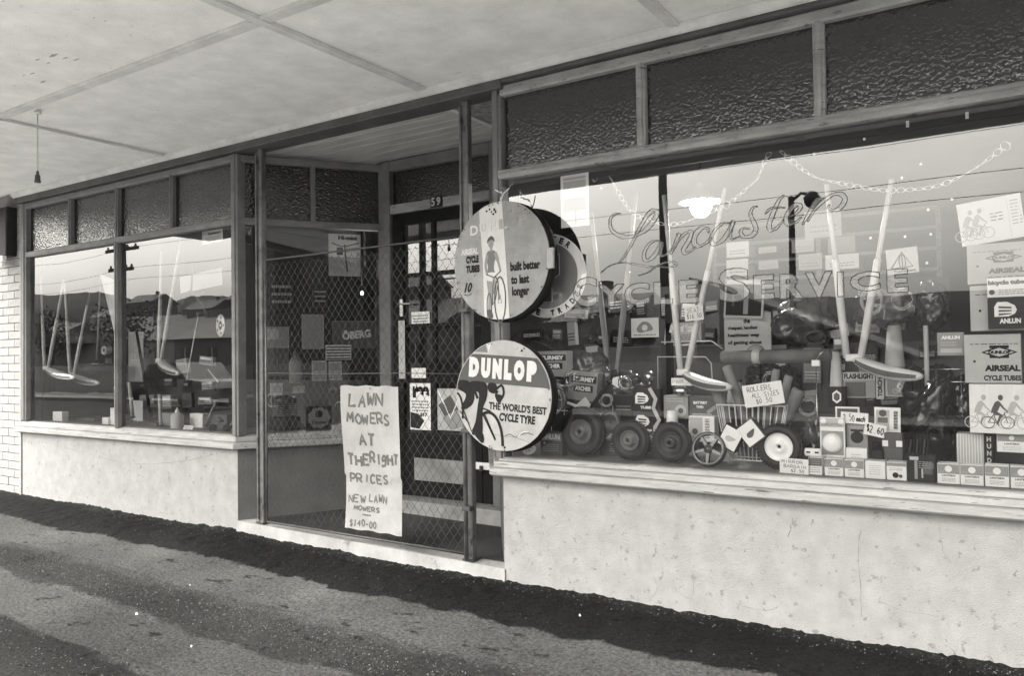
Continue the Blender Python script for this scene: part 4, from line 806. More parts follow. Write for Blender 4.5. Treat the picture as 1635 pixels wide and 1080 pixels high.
STR = [(s5([(315, 262), (265, 268), (228, 310), (232, 380), (275, 430), (350, 455), (440, 440), (520, 395), (590, 310), (612, 255), (585, 238), (535, 275), (465, 390), (400, 520), (345, 610), (300, 668)]), 7),
 (s5([(150, 752), (210, 700), (300, 668), (390, 672), (500, 692), (580, 700), (670, 668), (745, 660), (770, 685), (700, 705), (610, 700), (540, 745), (460, 772)]), 3),
 (s5([(655, 495), (600, 485), (545, 515), (505, 590), (515, 645), (560, 635), (610, 580), (650, 500), (640, 580), (655, 612), (700, 590), (735, 545)]), 6),
 (s5([(770, 430), (790, 440), (760, 520), (722, 600)]), 6), (s5([(745, 560), (800, 470), (860, 415), (895, 425), (870, 490), (828, 560), (845, 590), (890, 570), (930, 535)]), 6),
 (s5([(1035, 420), (1025, 385), (975, 385), (925, 440), (918, 510), (960, 530), (1020, 500), (1060, 460)]), 7), (s5([(1215, 345), (1150, 345), (1080, 410), (1055, 480), (1080, 515), (1140, 490), (1195, 420), (1240, 325), (1215, 410), (1225, 470), (1290, 450)]), 6),
 (s6([(255, 200), (215, 215), (195, 265), (220, 330), (240, 390), (205, 440), (140, 450), (115, 410), (140, 380), (185, 385)]), 6), (s6([(470, 110), (430, 150), (395, 220), (350, 340), (355, 390), (400, 385), (470, 310)]), 6), (s6([(315, 265), (350, 225), (400, 212), (480, 212)]), 4),
 (s6([(500, 290), (560, 265), (605, 210), (575, 185), (520, 230), (485, 300), (500, 350), (560, 335), (610, 290)]), 6), (s6([(795, 135), (740, 155), (690, 230), (620, 350)]), 6), (s6([(660, 330), (720, 230), (790, 160), (870, 105), (940, 105), (965, 150), (930, 210), (880, 235), (835, 215), (840, 185)]), 6)]
lw = MB(); q = 0; ofl = MB()
for pts, wpx in STR:
    C_ = catmull(pts, 7); W = [(F(px, py, YG).x, F(px, py, YG).z) for px, py in C_]; n = len(W); Lf, Rt = [], []
    wid = wpx/330.
    for i, p in enumerate(W):
        t = Vector(W[min(i+1, n-1)])-Vector(W[max(i-1, 0)]); t = t.normalized() if t.length > 1e-9 else Vector((1, 0)); nn = Vector((-t.y, t.x)); f = min(1, .25+2.2*min(i, n-1-i)/n)*wid*.5*(1.15 if t.y < -.2 or t.y > .5 else .7)
        Lf.append((p[0]+nn.x*f, p[1]+nn.y*f)); Rt.append((p[0]-nn.x*f, p[1]-nn.y*f))
    q += 1; lw.line(Lf+Rt[::-1], .0024, YG-.0012-.00002*q, True); ofl.line(W, [2*(Vector(Lf[i])-Vector(W[i])).length for i in range(n)], YG-.0004-.00001*q)
obj('outline', lw, LINE, bigpane); obj('lettering', ofl, FILL, bigpane)

# trader ring decal and the pasted papers inside the pane
c = F(874, 441, .0235); R = 67*(c-EYE).dot(fw)/FPX; dec = thing('round_decal', 'white ring decal lettered MASTER CYCLE TRADER half hidden behind the upper round sign', 'decal', (c.x, .0235, c.z)); dec.scale = (1.05, 1, 1)
b = MB(); b.lathe([(R*.78, 0), (R, 0), (R, .0008), (R*.78, .0008), (R*.78, 0)], 64, None, 'Y'); obj('ring', b, mat('decal_white', .8, .5), dec)
b = MB(); b.lathe([(0, .0001), (R*.779, .0001)], 48, None, 'Y'); obj('centre', b, film_mat('decal_clear_grey', .4, .55), dec)
def arc_text(s, R0, h, a_mid, step, inward, parent, m):
    for i, ch in enumerate(s):
        if ch == ' ': continue
        a = a_mid+(i-(len(s)-1)/2)*step*(1 if inward else -1); x, z = R0*math.cos(a), R0*math.sin(a); rot = a+math.pi/2 if inward else a-math.pi/2
        b = MB(); text(b, ch, x-h*.36, z-h*.5, x+h*.36, z+h*.5, -.0012, .05, 0, rot); obj('lettering', b, m, parent)
arc_text('CYCLE TRADER', R*.89, R*.14, rad(-88), rad(12.5), True, dec, BLK); arc_text('MASTER', R*.89, R*.15, rad(84), rad(13), False, dec, BLK)
for pts in ([(-.1, -.62), (.12, -.62), (.12, -.1), (.32, .02), (.32, .5), (-.1, .5)],): obj('emblem', MB().poly(unit(R, pts), -.0012), G2, dec); obj('emblem', MB().line(unit(R, pts), .006, -.0016, True), SW, dec)
# ================================================================== THINGS IN THE WINDOWS
def at(px0, py0, px1, py1, y, base=None):
    a, c = F(px0, py1, y), F(px1, py1, y); t = F((px0+px1)/2, py0, y); z = a.z if base is None else base
    zb = (a.z+c.z)/2 if base is None else base
    return Vector(((a.x+c.x)/2, y, zb)), c.x-a.x, max(.01, t.z-zb)
def box(name, label, cat, px, y, m, d=.06, base=None, rz=0., ry=0., rx=0., group=None, chamf=.002):
    p, w_, h_ = at(*px, y, base); t = thing(name, label, cat, p, rz, ry, rx, group); b = MB(); b.bbox((-w_/2, 0, 0), (w_/2, d, h_), chamf)
    t['w'], t['h'] = w_, h_; obj('carton' if cat in ('box',) else 'board', b, m, t); return t, w_, h_
def rect(t, w, h, x0, z0, x1, z1, m, y=-.0008, name='printed_panel'): return obj(name, MB().poly([((x0-.5)*w, z0*h), ((x1-.5)*w, z0*h), ((x1-.5)*w, z1*h), ((x0-.5)*w, z1*h)], y), m, t)
def words(t, w, h, s, x0, z0, x1, z1, m, bold=.04, y=-.0016, **k): b = MB(); text(b, s, (x0-.5)*w, z0*h, (x1-.5)*w, z1*h, y, bold, **k); return obj('lettering', b, m, t)
def scrawl(t, w, h, s, x0, z0, x1, z1, wd=.004, m=None, y=-.0016, jit=.08): b = MB(); hand(b, s, (x0-.5)*w, z0*h, (x1-.5)*w, z1*h, wd, y, jit); return obj('lettering', b, m or INK, t)
def tlines(t, w, h, x0, z0, x1, z1, n, m, y=-.0016, seed=0):      # rows of small print
    R_ = random.Random(seed); b = MB()
    for i in range(n):
        z = z1-(z1-z0)*(i+.5)/n; x = x0
        while x < x1-.03:
            l = min(R_.uniform(.04, .13), x1-x); b.add([((x-.5)*w, y, (z-.18*(z1-z0)/n)*h), ((x+l-.5)*w, y, (z-.18*(z1-z0)/n)*h), ((x+l-.5)*w, y, (z+.18*(z1-z0)/n)*h), ((x-.5)*w, y, (z+.18*(z1-z0)/n)*h)], [(0, 1, 2, 3)]); x += l+.025
    return obj('small_print', b, m, t)
def spot(t, w, h, x, z, r, m, y=-.0012, name='printed_disc'): return obj(name, MB().poly(ell((x-.5)*w, z*h, r*h, r*h, 20), y), m, t)

# ---- row of small cartons along the sill, left to right
FR = [('a', 1291, 731, 1313, 763), ('l', 1317, 733, 1347, 765), ('l', 1349, 735, 1380, 768), ('w', 1382, 737, 1414, 770), ('c', 1416, 739, 1448, 772), ('d', 1450, 728, 1494, 774), ('l', 1497, 741, 1533, 775), ('l', 1534, 743, 1571, 777), ('l', 1573, 744, 1612, 779), ('l', 1614, 746, 1650, 781)]
LB = ['small striped carton just right of the handwritten white card on the sill', 'grey and white lantern carton, first of its kind from the left on the sill', 'lantern carton between the first lantern carton and the plain white carton', 'plain white carton in the sill row below the small white label box',
      'white carton printed with a small dark picture of a lamp', 'tall dark glossy packet standing in the sill row', 'lantern carton directly right of the tall dark packet', 'lantern carton in front of the pale corrugated box', 'lantern carton just left of the one cut off by the picture edge', 'lantern carton at the right end of the sill row, cut off by the picture edge']
for (k, *px), lab in zip(FR, LB):
    t, w_, h_ = box('small_carton', lab, 'box', px, .10, WHITE if k != 'd' else GREY4, .075, DF2, rz=random.uniform(-.03, .03), group='cartons in a row along the sill')
    if k == 'l': rect(t, w_, h_, .02, .5, .98, .97, GREY2); spot(t, w_, h_, .5, .74, .16, WHITE); words(t, w_, h_, 'LANTERN', .2, .37, .8, .46, GREY3, .05); tlines(t, w_, h_, .2, .1, .8, .3, 3, GREY2, seed=px[0]); tlines(t, w_, h_, .1, .55, .36, .68, 2, GREY1, seed=px[0]+1)
    if k == 'a': rect(t, w_, h_, .02, .5, .98, .97, GREY3); tlines(t, w_, h_, .1, .1, .9, .95, 7, GREY2, seed=3)
    if k == 'w': tlines(t, w_, h_, .2, .2, .8, .8, 5, GREY1, seed=4)
    if k == 'c': rect(t, w_, h_, .02, .78, .98, .97, GREY2); spot(t, w_, h_, .45, .28, .16, GREY4); spot(t, w_, h_, .7, .24, .1, GREY3); tlines(t, w_, h_, .15, .52, .8, .72, 2, GREY2, seed=5)
    if k == 'd': rect(t, w_, h_, .08, .82, .4, .95, GREY1); rect(t, w_, h_, .25, .1, .36, .8, GREY2); rect(t, w_, h_, .5, .15, .56, .5, GREY1); rect(t, w_, h_, .55, .3, .9, .75, GREY3); tlines(t, w_, h_, .4, .5, .95, .8, 4, GREY2, seed=6)
t, w_, h_ = box('price_card', 'white handwritten card leaning on the white-hubbed tyre', 'card', (1245, 733, 1291, 762), .085, WHITE, .002, DF2, ry=rad(1))
scrawl(t, w_, h_, 'MIRROR', .08, .68, .8, .88, .0022); scrawl(t, w_, h_, 'BARGAIN', .15, .38, .92, .58, .0022); scrawl(t, w_, h_, '$2.50', .4, .1, .85, .28, .0022)

# ---- second row
t, w_, h_ = box('light_pack', 'white bubble pack with a large round reflector on the cartons', 'packet', (1310, 667, 1350, 731), .22, WHITE, .012)
rect(t, w_, h_, .02, .76, .98, .98, GREY1); spot(t, w_, h_, .15, .9, .07, WHITE, -.0016); spot(t, w_, h_, .85, .9, .07, WHITE, -.0016); words(t, w_, h_, 'REFLECTOR', .1, .79, .9, .85, GREY2, .04)
rect(t, w_, h_, .06, .06, .94, .66, GREY2); b = MB(); b.lathe([(0, -.028), (.7, -.026), (.9, -.018), (1, -.002), (1, 0)], 32, Matrix.Translation((0, -.001, h_*.36)) @ Matrix.Diagonal((w_*.42, 1, w_*.42, 1)), 'Y'); obj('reflector', b, WPAINT, t)
t, w_, h_ = box('small_carton', 'small white label box between the reflector pack and the dark bottle', 'box', (1351, 716, 1385, 737), .2, WHITE, .04); tlines(t, w_, h_, .25, .2, .75, .6, 2, GREY1, seed=9)
t, w_, h_ = box('bulb_packet', 'tall printed packet with a round dark window beside the reflector pack', 'packet', (1352, 668, 1386, 716), .26, GREY2, .02); spot(t, w_, h_, .5, .36, .2, GREY4); rect(t, w_, h_, .2, .55, .8, .62, GREY4); tlines(t, w_, h_, .1, .66, .9, .95, 4, GREY1, seed=12)
t, w_, h_ = box('price_ticket', 'torn-edged white price ticket above the round-window packet', 'ticket', (1342, 659, 1386, 677), .24, WHITE, .002, ry=rad(3)); scrawl(t, w_, h_, '2.50', .1, .2, .5, .8, .003, BLK); words(t, w_, h_, 'each', .56, .2, .9, .7, BLK, .05, shear=.3)
t, w_, h_ = box('price_ticket', 'tilted white price ticket reading $2.60 beside the white brochure', 'ticket', (1378, 677, 1413, 697), .22, WHITE, .002, ry=rad(11)); scrawl(t, w_, h_, '$2.60', .1, .25, .9, .8, .004, BLK)
t, w_, h_ = box('brochure', 'white printed brochure with a dark side strip behind the tickets', 'brochure', (1396, 651, 1438, 694), .3, WHITE, .003, ry=rad(1)); rect(t, w_, h_, .08, .15, .58, .9, GREY1); spot(t, w_, h_, .33, .78, .13, GREY3, -.0018); rect(t, w_, h_, .14, .42, .52, .62, GREY3, -.0018); rect(t, w_, h_, .74, .2, .9, .88, GREY2); tlines(t, w_, h_, .75, .22, .9, .86, 6, GREY4, seed=14); tlines(t, w_, h_, .15, .2, .55, .36, 3, GREY2, seed=15)
t, w_, h_ = box('edged_card', 'white-edged dark card standing behind the tickets', 'card', (1334, 650, 1373, 678), .3, WPAINT, .006); rect(t, w_, h_, .08, .1, .92, .9, GREY3); rect(t, w_, h_, .5, .4, .85, .7, GREY1, -.0016)
t, w_, h_ = box('switch_box', 'dark square box with two white squares above the plain carton', 'box', (1412, 692, 1441, 716), .2, GREY3, .04); rect(t, w_, h_, -.1, .1, .22, .5, WHITE, -.003); rect(t, w_, h_, .66, .1, 1.0, .5, WHITE, -.003)
box('switch_box', 'dark plain square box under the one with two white squares', 'box', (1412, 716, 1442, 739), .19, GREY3, .04)
p, w_, h_ = at(1390, 706, 1410, 739, .18); t = thing('oil_bottle', 'squat dark bottle with a black cap left of the dark square boxes', 'bottle', p); b = MB(); b.bbox((-w_/2, -.01, 0), (w_/2, .03, h_*.6), .008); obj('body', b, GREY4, t); b = MB(); b.lathe([(0, h_), (w_*.35, h_), (w_*.4, h_*.9), (w_*.4, h_*.62), (0, h_*.6)], 16, Matrix.Translation((0, .01, 0))); obj('cap', b, BLK, t)
p, w_, h_ = at(1284, 712, 1311, 731, .16); t = thing('pedal_reflector', 'white two-holed plastic pedal block behind the striped carton', 'bicycle part', p); b = MB(); b.bbox((-w_/2, 0, h_*.1), (w_/2, .02, h_*.75), h_*.25); obj('body', b, WPAINT, t)
for x in (-.25, .25): obj('slot', MB().poly([((x-.12)*w_, h_*.36), ((x+.12)*w_, h_*.36), ((x+.12)*w_, h_*.5), ((x-.12)*w_, h_*.5)], -.002), BLK, t)
b = MB(); b.tube([(0, .01, h_*.7), (.005, .01, h_), (-.01, .015, h_*1.2)], .006, 8); obj('clip', b, CHROME, t)
t, w_, h_ = box('pale_box', 'pale ribbed box with a dark lettered edge at the right of the window', 'box', (1528, 693, 1572, 743), .3, GREY1, .1); 
for k in range(9): rect(t, w_, h_, .03+.105*k, .02, .06+.105*k, .98, WHITE, -.0006)
t, w_, h_ = box('dark_edge_box', 'narrow dark box with pale letters beside the pale ribbed box', 'box', (1573, 694, 1587, 743), .29, GREY4, .1); 
for k, ch in enumerate('HUND'): words(t, w_, h_, ch, .25, .76-.23*k, .75, .92-.23*k, GREY1, .05)
t, w_, h_ = box('small_carton', 'lantern carton stacked above the sill row under the cyclist print', 'box', (1592, 694, 1640, 723), .28, WHITE, .06); rect(t, w_, h_, .02, .6, .98, .97, GREY2); spot(t, w_, h_, .5, .8, .13, WHITE); words(t, w_, h_, 'LANTERN', .25, .42, .75, .52, GREY3, .04); tlines(t, w_, h_, .2, .1, .8, .35, 3, GREY1, seed=21)
b, = (MB(),); p, w_, h_ = at(1440, 700, 1484, 728, .4); t = thing('grille_holder', 'dark slatted grip rack behind the tall dark packet', 'rack', p)
for k in range(8): b = MB(); b.bbox((-w_/2+w_*k/8, -.01, k*.002), (-w_/2+w_*(k+.55)/8, .03, h_*.8+k*.003), .003, Matrix.Rotation(.1, 4, 'Y')); obj('slat', b, GREY4 if k % 2 else GREY3, t)

# ---- stack of tube cartons at the right edge
def tubebox(px, y, label, m, faded, show=1., rz=0., base=None):
    t, w_, h_ = box('tube_carton', label, 'box', px, y, m, .09, base, rz=rz, group='cycle tube cartons stacked at the right'); ink = GREY3 if faded else BLK
    dm = [(.24, .62), (.5, .84), (.95, .62), (.5, .42)]; cx = .58
    obj('diamond', MB().poly([((a-.5)*w_, z*h_) for a, z in ((.30, .63), (.62, .76), (.94, .63), (.62, .5))], -.0008), ink, t)
    for zz in (.54, .74): obj('diamond', MB().poly([((a-.5)*w_, z*h_) for a, z in ((.45, zz-.03), (.79, zz-.03), (.79, zz+.03), (.45, zz+.03))], -.0011), ink, t)
    obj('diamond', MB().poly([((a-.5)*w_, z*h_) for a, z in ((.36, .63), (.62, .72), (.88, .63), (.62, .54))], -.0014), m, t)
    words(t, w_, h_, 'DUNLOP', .43, .595, .82, .665, ink, .07, -.002); words(t, w_, h_, 'AIRSEAL', .36, .24, .98, .37, ink, .06); words(t, w_, h_, 'CYCLE TUBES', .34, .05, 1.0-.01, .16, ink, .05); tlines(t, w_, h_, .1, .78, .95, .82, 1, ink, seed=int(px[0])); rect(t, w_, h_, .16, .42, .2, .47, ink); return t, w_, h_
tubebox((1541, 534, 1632, 612), .24, 'cleanest grey tube carton with black diamond emblem, above the cyclist print', GREY1, False)
tubebox((1550, 455, 1640, 528), .25, 'tube carton half covered by the small black and white pack', GREY1, False)
tubebox((1545, 388, 1640, 452), .25, 'sun-faded tube carton under the tilted cyclist poster', GREY1, True)
t, w_, h_ = box('tube_pack', 'small black and white pack with a pale arch emblem pinned over the tube carton', 'packet', (1578, 443, 1640, 525), .18, GREY4, .02)
rect(t, w_, h_, 0, .62, 1, 1, WHITE); words(t, w_, h_, 'bicycle tube', .02, .84, .98, .95, GREY3, .08); tlines(t, w_, h_, .3, .66, .95, .78, 3, GREY2, seed=4); spot(t, w_, h_, .12, .72, .05, GREY3, -.0014)
def arch(t, w, h, cx, cz, s, m, m2):
    P = [(-1, -.8), (-1, .3), (-.7, .8), (.2, .8), (.9, .4), (1.1, -.1), (.9, -.5), (.3, -.8)]
    obj('emblem', MB().poly([((cx-.5)*w+a*s*w, cz*h+c*s*w) for a, c in P], -.0016), m, t)
    for k in range(3): obj('emblem', MB().poly([((cx-.5)*w+a*s*w, cz*h+c*s*w) for a, c in ((-.6, .35-.4*k), (.6, .25-.35*k), (.6, .05-.3*k), (-.6, .12-.4*k))], -.0022), m2, t)
arch(t, w_, h_, .45, .38, .28, WHITE, GREY3); words(t, w_, h_, 'ANLUN', .3, .1, .85, .2, WHITE, .05)
t, w_, h_ = box('print_card', 'white card printed with three racing cyclists at the right edge', 'poster', (1549, 614, 1640, 693), .23, WHITE, .09)
for x, m_, dx in ((.2, GREY1, 0), (.78, GREY1, 0), (.5, GREY3, 0)): b = MB(); cyclist(b, (x-.5)*w_, .1*h_, h_*.125, -.0012 if m_ == GREY1 else -.0028); obj('print', b, m_, t)
t, w_, h_ = box('cyclist_poster', 'tilted white poster with faded cyclists high at the right of the window', 'poster', (1536, 316, 1640, 386), .3, WHITE, .002, ry=rad(-6), rz=0)
for x, m_ in ((.15, GREY1), (.3, GREY1)): b = MB(); cyclist(b, (x-.5)*w_, .1*h_, h_*.13, -.0012-.0016*x); obj('print', b, m_, t)
tlines(t, w_, h_, .5, .45, .72, .68, 3, GREY2, seed=1); rect(t, w_, h_, .78, .02, .785, .98, GREY1); tlines(t, w_, h_, .82, .3, .98, .9, 8, GREY1, seed=2)
t, w_, h_ = box('spoke_box', 'small mid-grey box lettered ANLUN beside the tube cartons', 'box', (1497, 531, 1540, 568), .34, GREY2, .04); words(t, w_, h_, 'ANLUN', .15, .7, .85, .86, WHITE, .06); tlines(t, w_, h_, .12, .4, .7, .62, 2, GREY1, seed=3); rect(t, w_, h_, .12, .12, .92, .3, GREY1)
p0, p1 = F(1478, 520, .5), F(1480, 621, .5); t = thing('display_rack', 'pale upright of a wire rack beside the ANLUN box', 'rack', (p0.x, .5, p1.z)); b = MB(); b.tube([(0, 0, 0), (0, 0, p0.z-p1.z)], .011, 10); obj('upright', b, GREY1, t)
for dz in (.03, .09, .17): b = MB(); b.tube([(-.02, .01, dz), (.26, .01, dz+.005)], .004, 6); obj('arm', b, CHROME, t)

# ---- tyres and wheels
def wheel(label, px, py, rpx, y, hub_m, hubr=.52, rz=0., rx=0., onfloor=True, group='rubber-tyred wheels leaning in the big window', dome=.03):
    c = F(px, py, y); R = rpx*(c-EYE).dot(fw)/FPX; z = DF2+R+.001 if onfloor else c.z
    t = thing('wheel', label, 'wheel', (c.x, y, z), rz, 0, rx, group); b = MB(); w = R*.27
    b.lathe([(R*hubr, -w*.5), (R*.62, -w*.75), (R*.72, -w*.9), (R*.8, -w*.95), (R*.815, -w*.88), (R*.83, -w*.92), (R*.92, -w*.7), (R*.975, -w*.4), (R, -w*.1), (R, w*.3), (R*.95, w*.8), (R*.75, w), (R*hubr, w*.6)], 56, None, 'Y')
    ty = obj('tyre', b, TYRE, t)
    b = MB()
    for k in range(40):      # tread blocks
        a = 2*math.pi*k/40; M_ = Matrix.Rotation(a, 4, 'Y') @ Matrix.Translation((R*.985, 0, 0)); b.box((-.004, -w*.45, -R*.05), (.004, w*.5, R*.05), M_)
    obj('tread', b, TYRE, ty)
    b = MB(); b.lathe([(R*hubr, -w*.62), (R*(hubr-.03), -w*.7), (R*(hubr-.07), -w*.45), (R*(hubr-.12), -w*.3), (R*.3, -w*.35), (R*.26, -w*.35-dome), (R*.1, -w*.4-dome), (R*.085, -w*.3-dome*.6), (R*.07, -w*.1)], 40, None, 'Y'); hb = obj('hub', b, hub_m, t)
    b = MB(); b.lathe([(0, -w*.25), (R*.07, -w*.25)], 12, None, 'Y'); obj('bore', b, BLK, hb)
    return t
TYRE = mat('dusty_rubber', .018, .6, .5, 14, .3, 60, dark=(.05, .62, .1, 20)); HUBG = mat('grey_hub_paint', .15, .4, .3, 10, metal=.2); HUBD = mat('dark_hub_paint', .045, .35, .3, 10); HUBL = mat('mid_hub_paint', .13, .45, .3, 10)
wheel('largest rubber wheel, leftmost in the row with a dull grey domed hub', 930, 697, 39.5, .2, HUBG, .5)
wheel('middle-sized rubber wheel between the largest one and the dark-hubbed one', 1007, 708, 32, .17, HUBL, .5)
wheel('rubber wheel with a shiny dark hub left of the spoked metal wheel', 1073, 711, 32, .19, HUBD, .52)
wheel('black tyre with a clean white hub behind the handwritten card', 1245, 716, 36, .2, WPAINT, .66, dome=.006, group='rubber-tyred wheels leaning in the big window')
c = F(1132, 722, .15); R = 27.5*(c-EYE).dot(fw)/FPX; t = thing('spoked_wheel', 'bare five-spoked metal wheel lying against the wire basket', 'wheel', (c.x, .15, DF2+R*.98), 0, 0, rad(-12))
MTL = mat('cast_metal', .12, .35, .4, 12, metal=.6)
b = MB(); b.lathe([(R*.82, -.02), (R*.97, -.024), (R, -.015), (R, .015), (R*.97, .022), (R*.82, .018), (R*.82, -.02)], 48, None, 'Y'); obj('rim', b, MTL, t)
b = MB(); b.lathe([(0, -.024), (R*.1, -.024), (R*.12, -.018), (R*.24, -.02), (R*.26, -.01), (R*.26, .012), (0, .012)], 24, None, 'Y'); obj('hub', b, MTL, t)
for k in range(5): a = rad(72*k+20); b = MB(); M_ = Matrix.Rotation(a, 4, 'Y'); b.prism([(R*.24, -R*.1), (R*.84, -R*.06), (R*.84, R*.06), (R*.24, R*.1)], -.012, .008, M_); obj('spoke', b, MTL, t)
c = F(976, 674, .3); R = 16*(c-EYE).dot(fw)/FPX; t = thing('reel', 'small round grey lid standing between the two leftmost wheels', 'lid', (c.x, .3, c.z)); b = MB(); b.lathe([(0, -.012), (R*.7, -.012), (R*.74, -.02), (R*.9, -.022), (R, -.012), (R, .02), (0, .02)], 32, None, 'Y'); obj('lid', b, HUBG, t); b = MB(); b.lathe([(0, -.014), (R*.1, -.014), (R*.12, -.0125)], 12, None, 'Y'); obj('knob', b, HUBD, t)
c = F(849, 718, .12); t = thing('oval_tag', 'small white oval tag leaning at the left corner of the big window', 'tag', (c.x, .1, DF2+.012), 0, rad(-18), rad(-8)); b = MB(); b.prism(ell(0, .02, .045, .026, 28), 0, .006); obj('plate', b, WPAINT, t); b = MB(); b.line(catmull([(-.025, .012), (-.01, .03), (0, .014), (.012, .03), (.028, .022)], 5), .004, -.001); obj('scroll', b, GREY2, t)

# ---- cartons at the left of the big window
def sturm(px, y, label, ry=0.):
    t, w_, h_ = box('hub_gear_carton', label, 'box', px, y, GREY2, .07, ry=ry, group='hub gear cartons at the left of the big window'); rect(t, w_, h_, .1, .62, .96, .86, GREY4); rect(t, w_, h_, .2, .3, .86, .54, GREY4); words(t, w_, h_, 'STURMEY', .15, .66, .9, .82, WHITE, .05); words(t, w_, h_, 'ARCHER', .25, .34, .8, .5, WHITE, .05)
sturm((852, 561, 906, 602), .42, 'grey hub gear carton with two black name bands, the higher of two'); sturm((906, 594, 952, 640), .45, 'hub gear carton tilted among plastic bags, the lower of two', rad(5))
def anl(px, y, label, base=None):
    t, w_, h_ = box('spoke_carton', label, 'box', px, y, GREY3, .06, base, group='spoke cartons low in the big window'); rect(t, w_, h_, .04, .62, .96, .96, GREY2); words(t, w_, h_, 'ANLUN', .1, .68, .9, .9, WHITE, .06); tlines(t, w_, h_, .15, .15, .85, .5, 4, GREY2, seed=px[0]); spot(t, w_, h_, .2, .52, .05, GREY1)
anl((863, 690, 898, 734), .16, 'spoke carton between the white oval tag and the largest wheel', DF2); anl((958, 690, 1064, 744), .3, 'wide spoke carton lying behind the middle-sized wheel', DF2)
def bag(label, px, y, m=PLAST, d=.12, seed=1, rough=.25):
    p, w_, h_ = at(*px, y); t = thing('plastic_bag', label, 'bag', p); R_ = random.Random(seed); b = MB(); n, k = 56, 30; vs = []
    for j in range(k+1):
        v = math.pi*j/k
        for i in range(n):
            a = 2*math.pi*i/n; ca, sa = math.cos(a), math.sin(a); q = 1+rough*noise.noise((ca*1.6+seed, sa*1.6, v*1.5))+.16*(1-2*abs(noise.noise((ca*2.2+seed, sa*2.2, v*2.6+3))))+.09*(1-2*abs(noise.noise((ca*4+seed, sa*4, v*5+3)))); s_ = max(.001, math.sin(v))**.7
            vs.append((w_/2*s_*math.cos(a)*q, .02+d/2*s_*math.sin(a)*q+d/2, h_/2*(1-math.cos(v)*q*.98)))
    b.add(vs, [(j*n+i, j*n+(i+1) % n, (j+1)*n+(i+1) % n, (j+1)*n+i) for j in range(k) for i in range(n)], True); obj('bag', b, m, t)
    b = MB(); b.bbox((-w_*.12, .0, h_*.3), (w_*.06, .004, h_*.44), .001, Matrix.Rotation(.2, 4, 'Y')); 
    return t
BAGM = mat('dark_glossy_plastic', .014, .2, .5, 6, .5, 12, coat=.3); BAGG = mat('grey_filmy_plastic', .1, .22, .6, 7, .5, 14, coat=.4)
bag('dark glossy plastic bundle right of the white brochure', (1434, 608, 1530, 730), .42, BAGM, .2, 3, .45)
bag('crumpled clear bag over the hub gear cartons', (866, 575, 960, 655), .5, BAGG, .12, 5, .4); bag('plastic-wrapped parts above the three wheels', (925, 600, 1010, 655), .6, BAGG, .15, 8, .4)
bag('plastic-wrapped tools in the middle of the big window', (1368, 455, 1458, 515), .62, BAGG, .1, 9, .4); bag('wrapped parts just left of the ANLUN box', (1462, 455, 1512, 522), .6, BAGM, .1, 12, .4); bag('crumpled wrapped packet left of the reflector pack', (1276, 678, 1312, 718), .34, BAGG, .08, 15, .5)
bag('dark padded cover behind the white cyclist card', (1516, 612, 1560, 700), .5, BAGM, .1, 18, .2)
bag('cluttered wrapped goods below the framed card', (1185, 585, 1262, 640), .8, BAGM, .2, 21, .4); bag('wrapped goods hanging high behind the lettering', (1240, 478, 1320, 545), .85, BAGG, .12, 24, .5)
# strip of dark tube packs with a pale ribbon
for k, (px, lab) in enumerate((((1010, 621, 1053, 655), 'black tube pack with pale arch emblem, upper of the pair'), ((1011, 657, 1055, 692), 'black tube pack with pale arch emblem, lower of the pair'))):
    t, w_, h_ = box('tube_pack', lab, 'packet', px, .4, GREY4, .05, group='black tube packs above the wheels'); arch(t, w_, h_, .35, .55, .24, WHITE, GREY4); words(t, w_, h_, 'TUBE', .3, .05, .7, .18, WHITE, .05)
p, w_, h_ = at(1034, 620, 1054, 700, .385); t = thing('paper_ribbon', 'zigzag pale paper ribbon hanging down the black tube packs', 'ribbon', p); b = MB(); b.line([(-w_*.3, h_), (w_*.2, h_*.78), (0, h_*.6), (w_*.45, h_*.36), (w_*.1, h_*.22), (w_*.1, 0)], .022, 0); obj('ribbon', b, GREY1, t)
t, w_, h_ = box('dark_carton', 'dark carton left of the black tube packs', 'box', (978, 632, 1010, 668), .5, GREY4, .08); tlines(t, w_, h_, .2, .3, .9, .6, 2, GREY2, seed=7)
t, w_, h_ = box('carton', 'glossy grey carton showing a chrome lamp picture', 'box', (1060, 632, 1099, 669), .42, GREY2, .08); spot(t, w_, h_, .7, .35, .26, GREY1); spot(t, w_, h_, .7, .35, .12, GREY3, -.0018); tlines(t, w_, h_, .1, .7, .8, .92, 2, GREY1, seed=8)
t, w_, h_ = box('carton', 'dark battery carton right of the grey lamp carton', 'box', (1101, 634, 1146, 665), .42, GREY3, .08); words(t, w_, h_, 'BATTERY', .15, .62, .65, .76, WHITE, .05); words(t, w_, h_, 'TWIN', .25, .4, .5, .54, WHITE, .05); obj('printed_panel', MB().poly([(.1*w_, .25*h_), (.42*w_, .6*h_), (.46*w_, .4*h_), (.18*w_, .12*h_)], -.0012), GREY2, t); rect(t, w_, h_, .1, .08, .8, .12, GREY1)
t, w_, h_ = box('carton', 'white printed carton below the dark battery carton', 'box', (1100, 665, 1141, 706), .36, WHITE, .07); rect(t, w_, h_, .03, .1, .55, .95, GREY1); rect(t, w_, h_, .64, .15, .82, .9, GREY2); tlines(t, w_, h_, .64, .15, .82, .9, 7, WHITE, seed=3); spot(t, w_, h_, .25, .4, .12, GREY3)
p, w_, h_ = at(1064, 656, 1083, 682, .34); t = thing('plastic_cone', 'small white plastic cup behind the dark-hubbed wheel', 'cup', p); b = MB(); b.lathe([(0, h_), (w_*.38, h_), (w_*.5, 0), (0, 0)], 20); obj('cup', b, WPAINT, t)
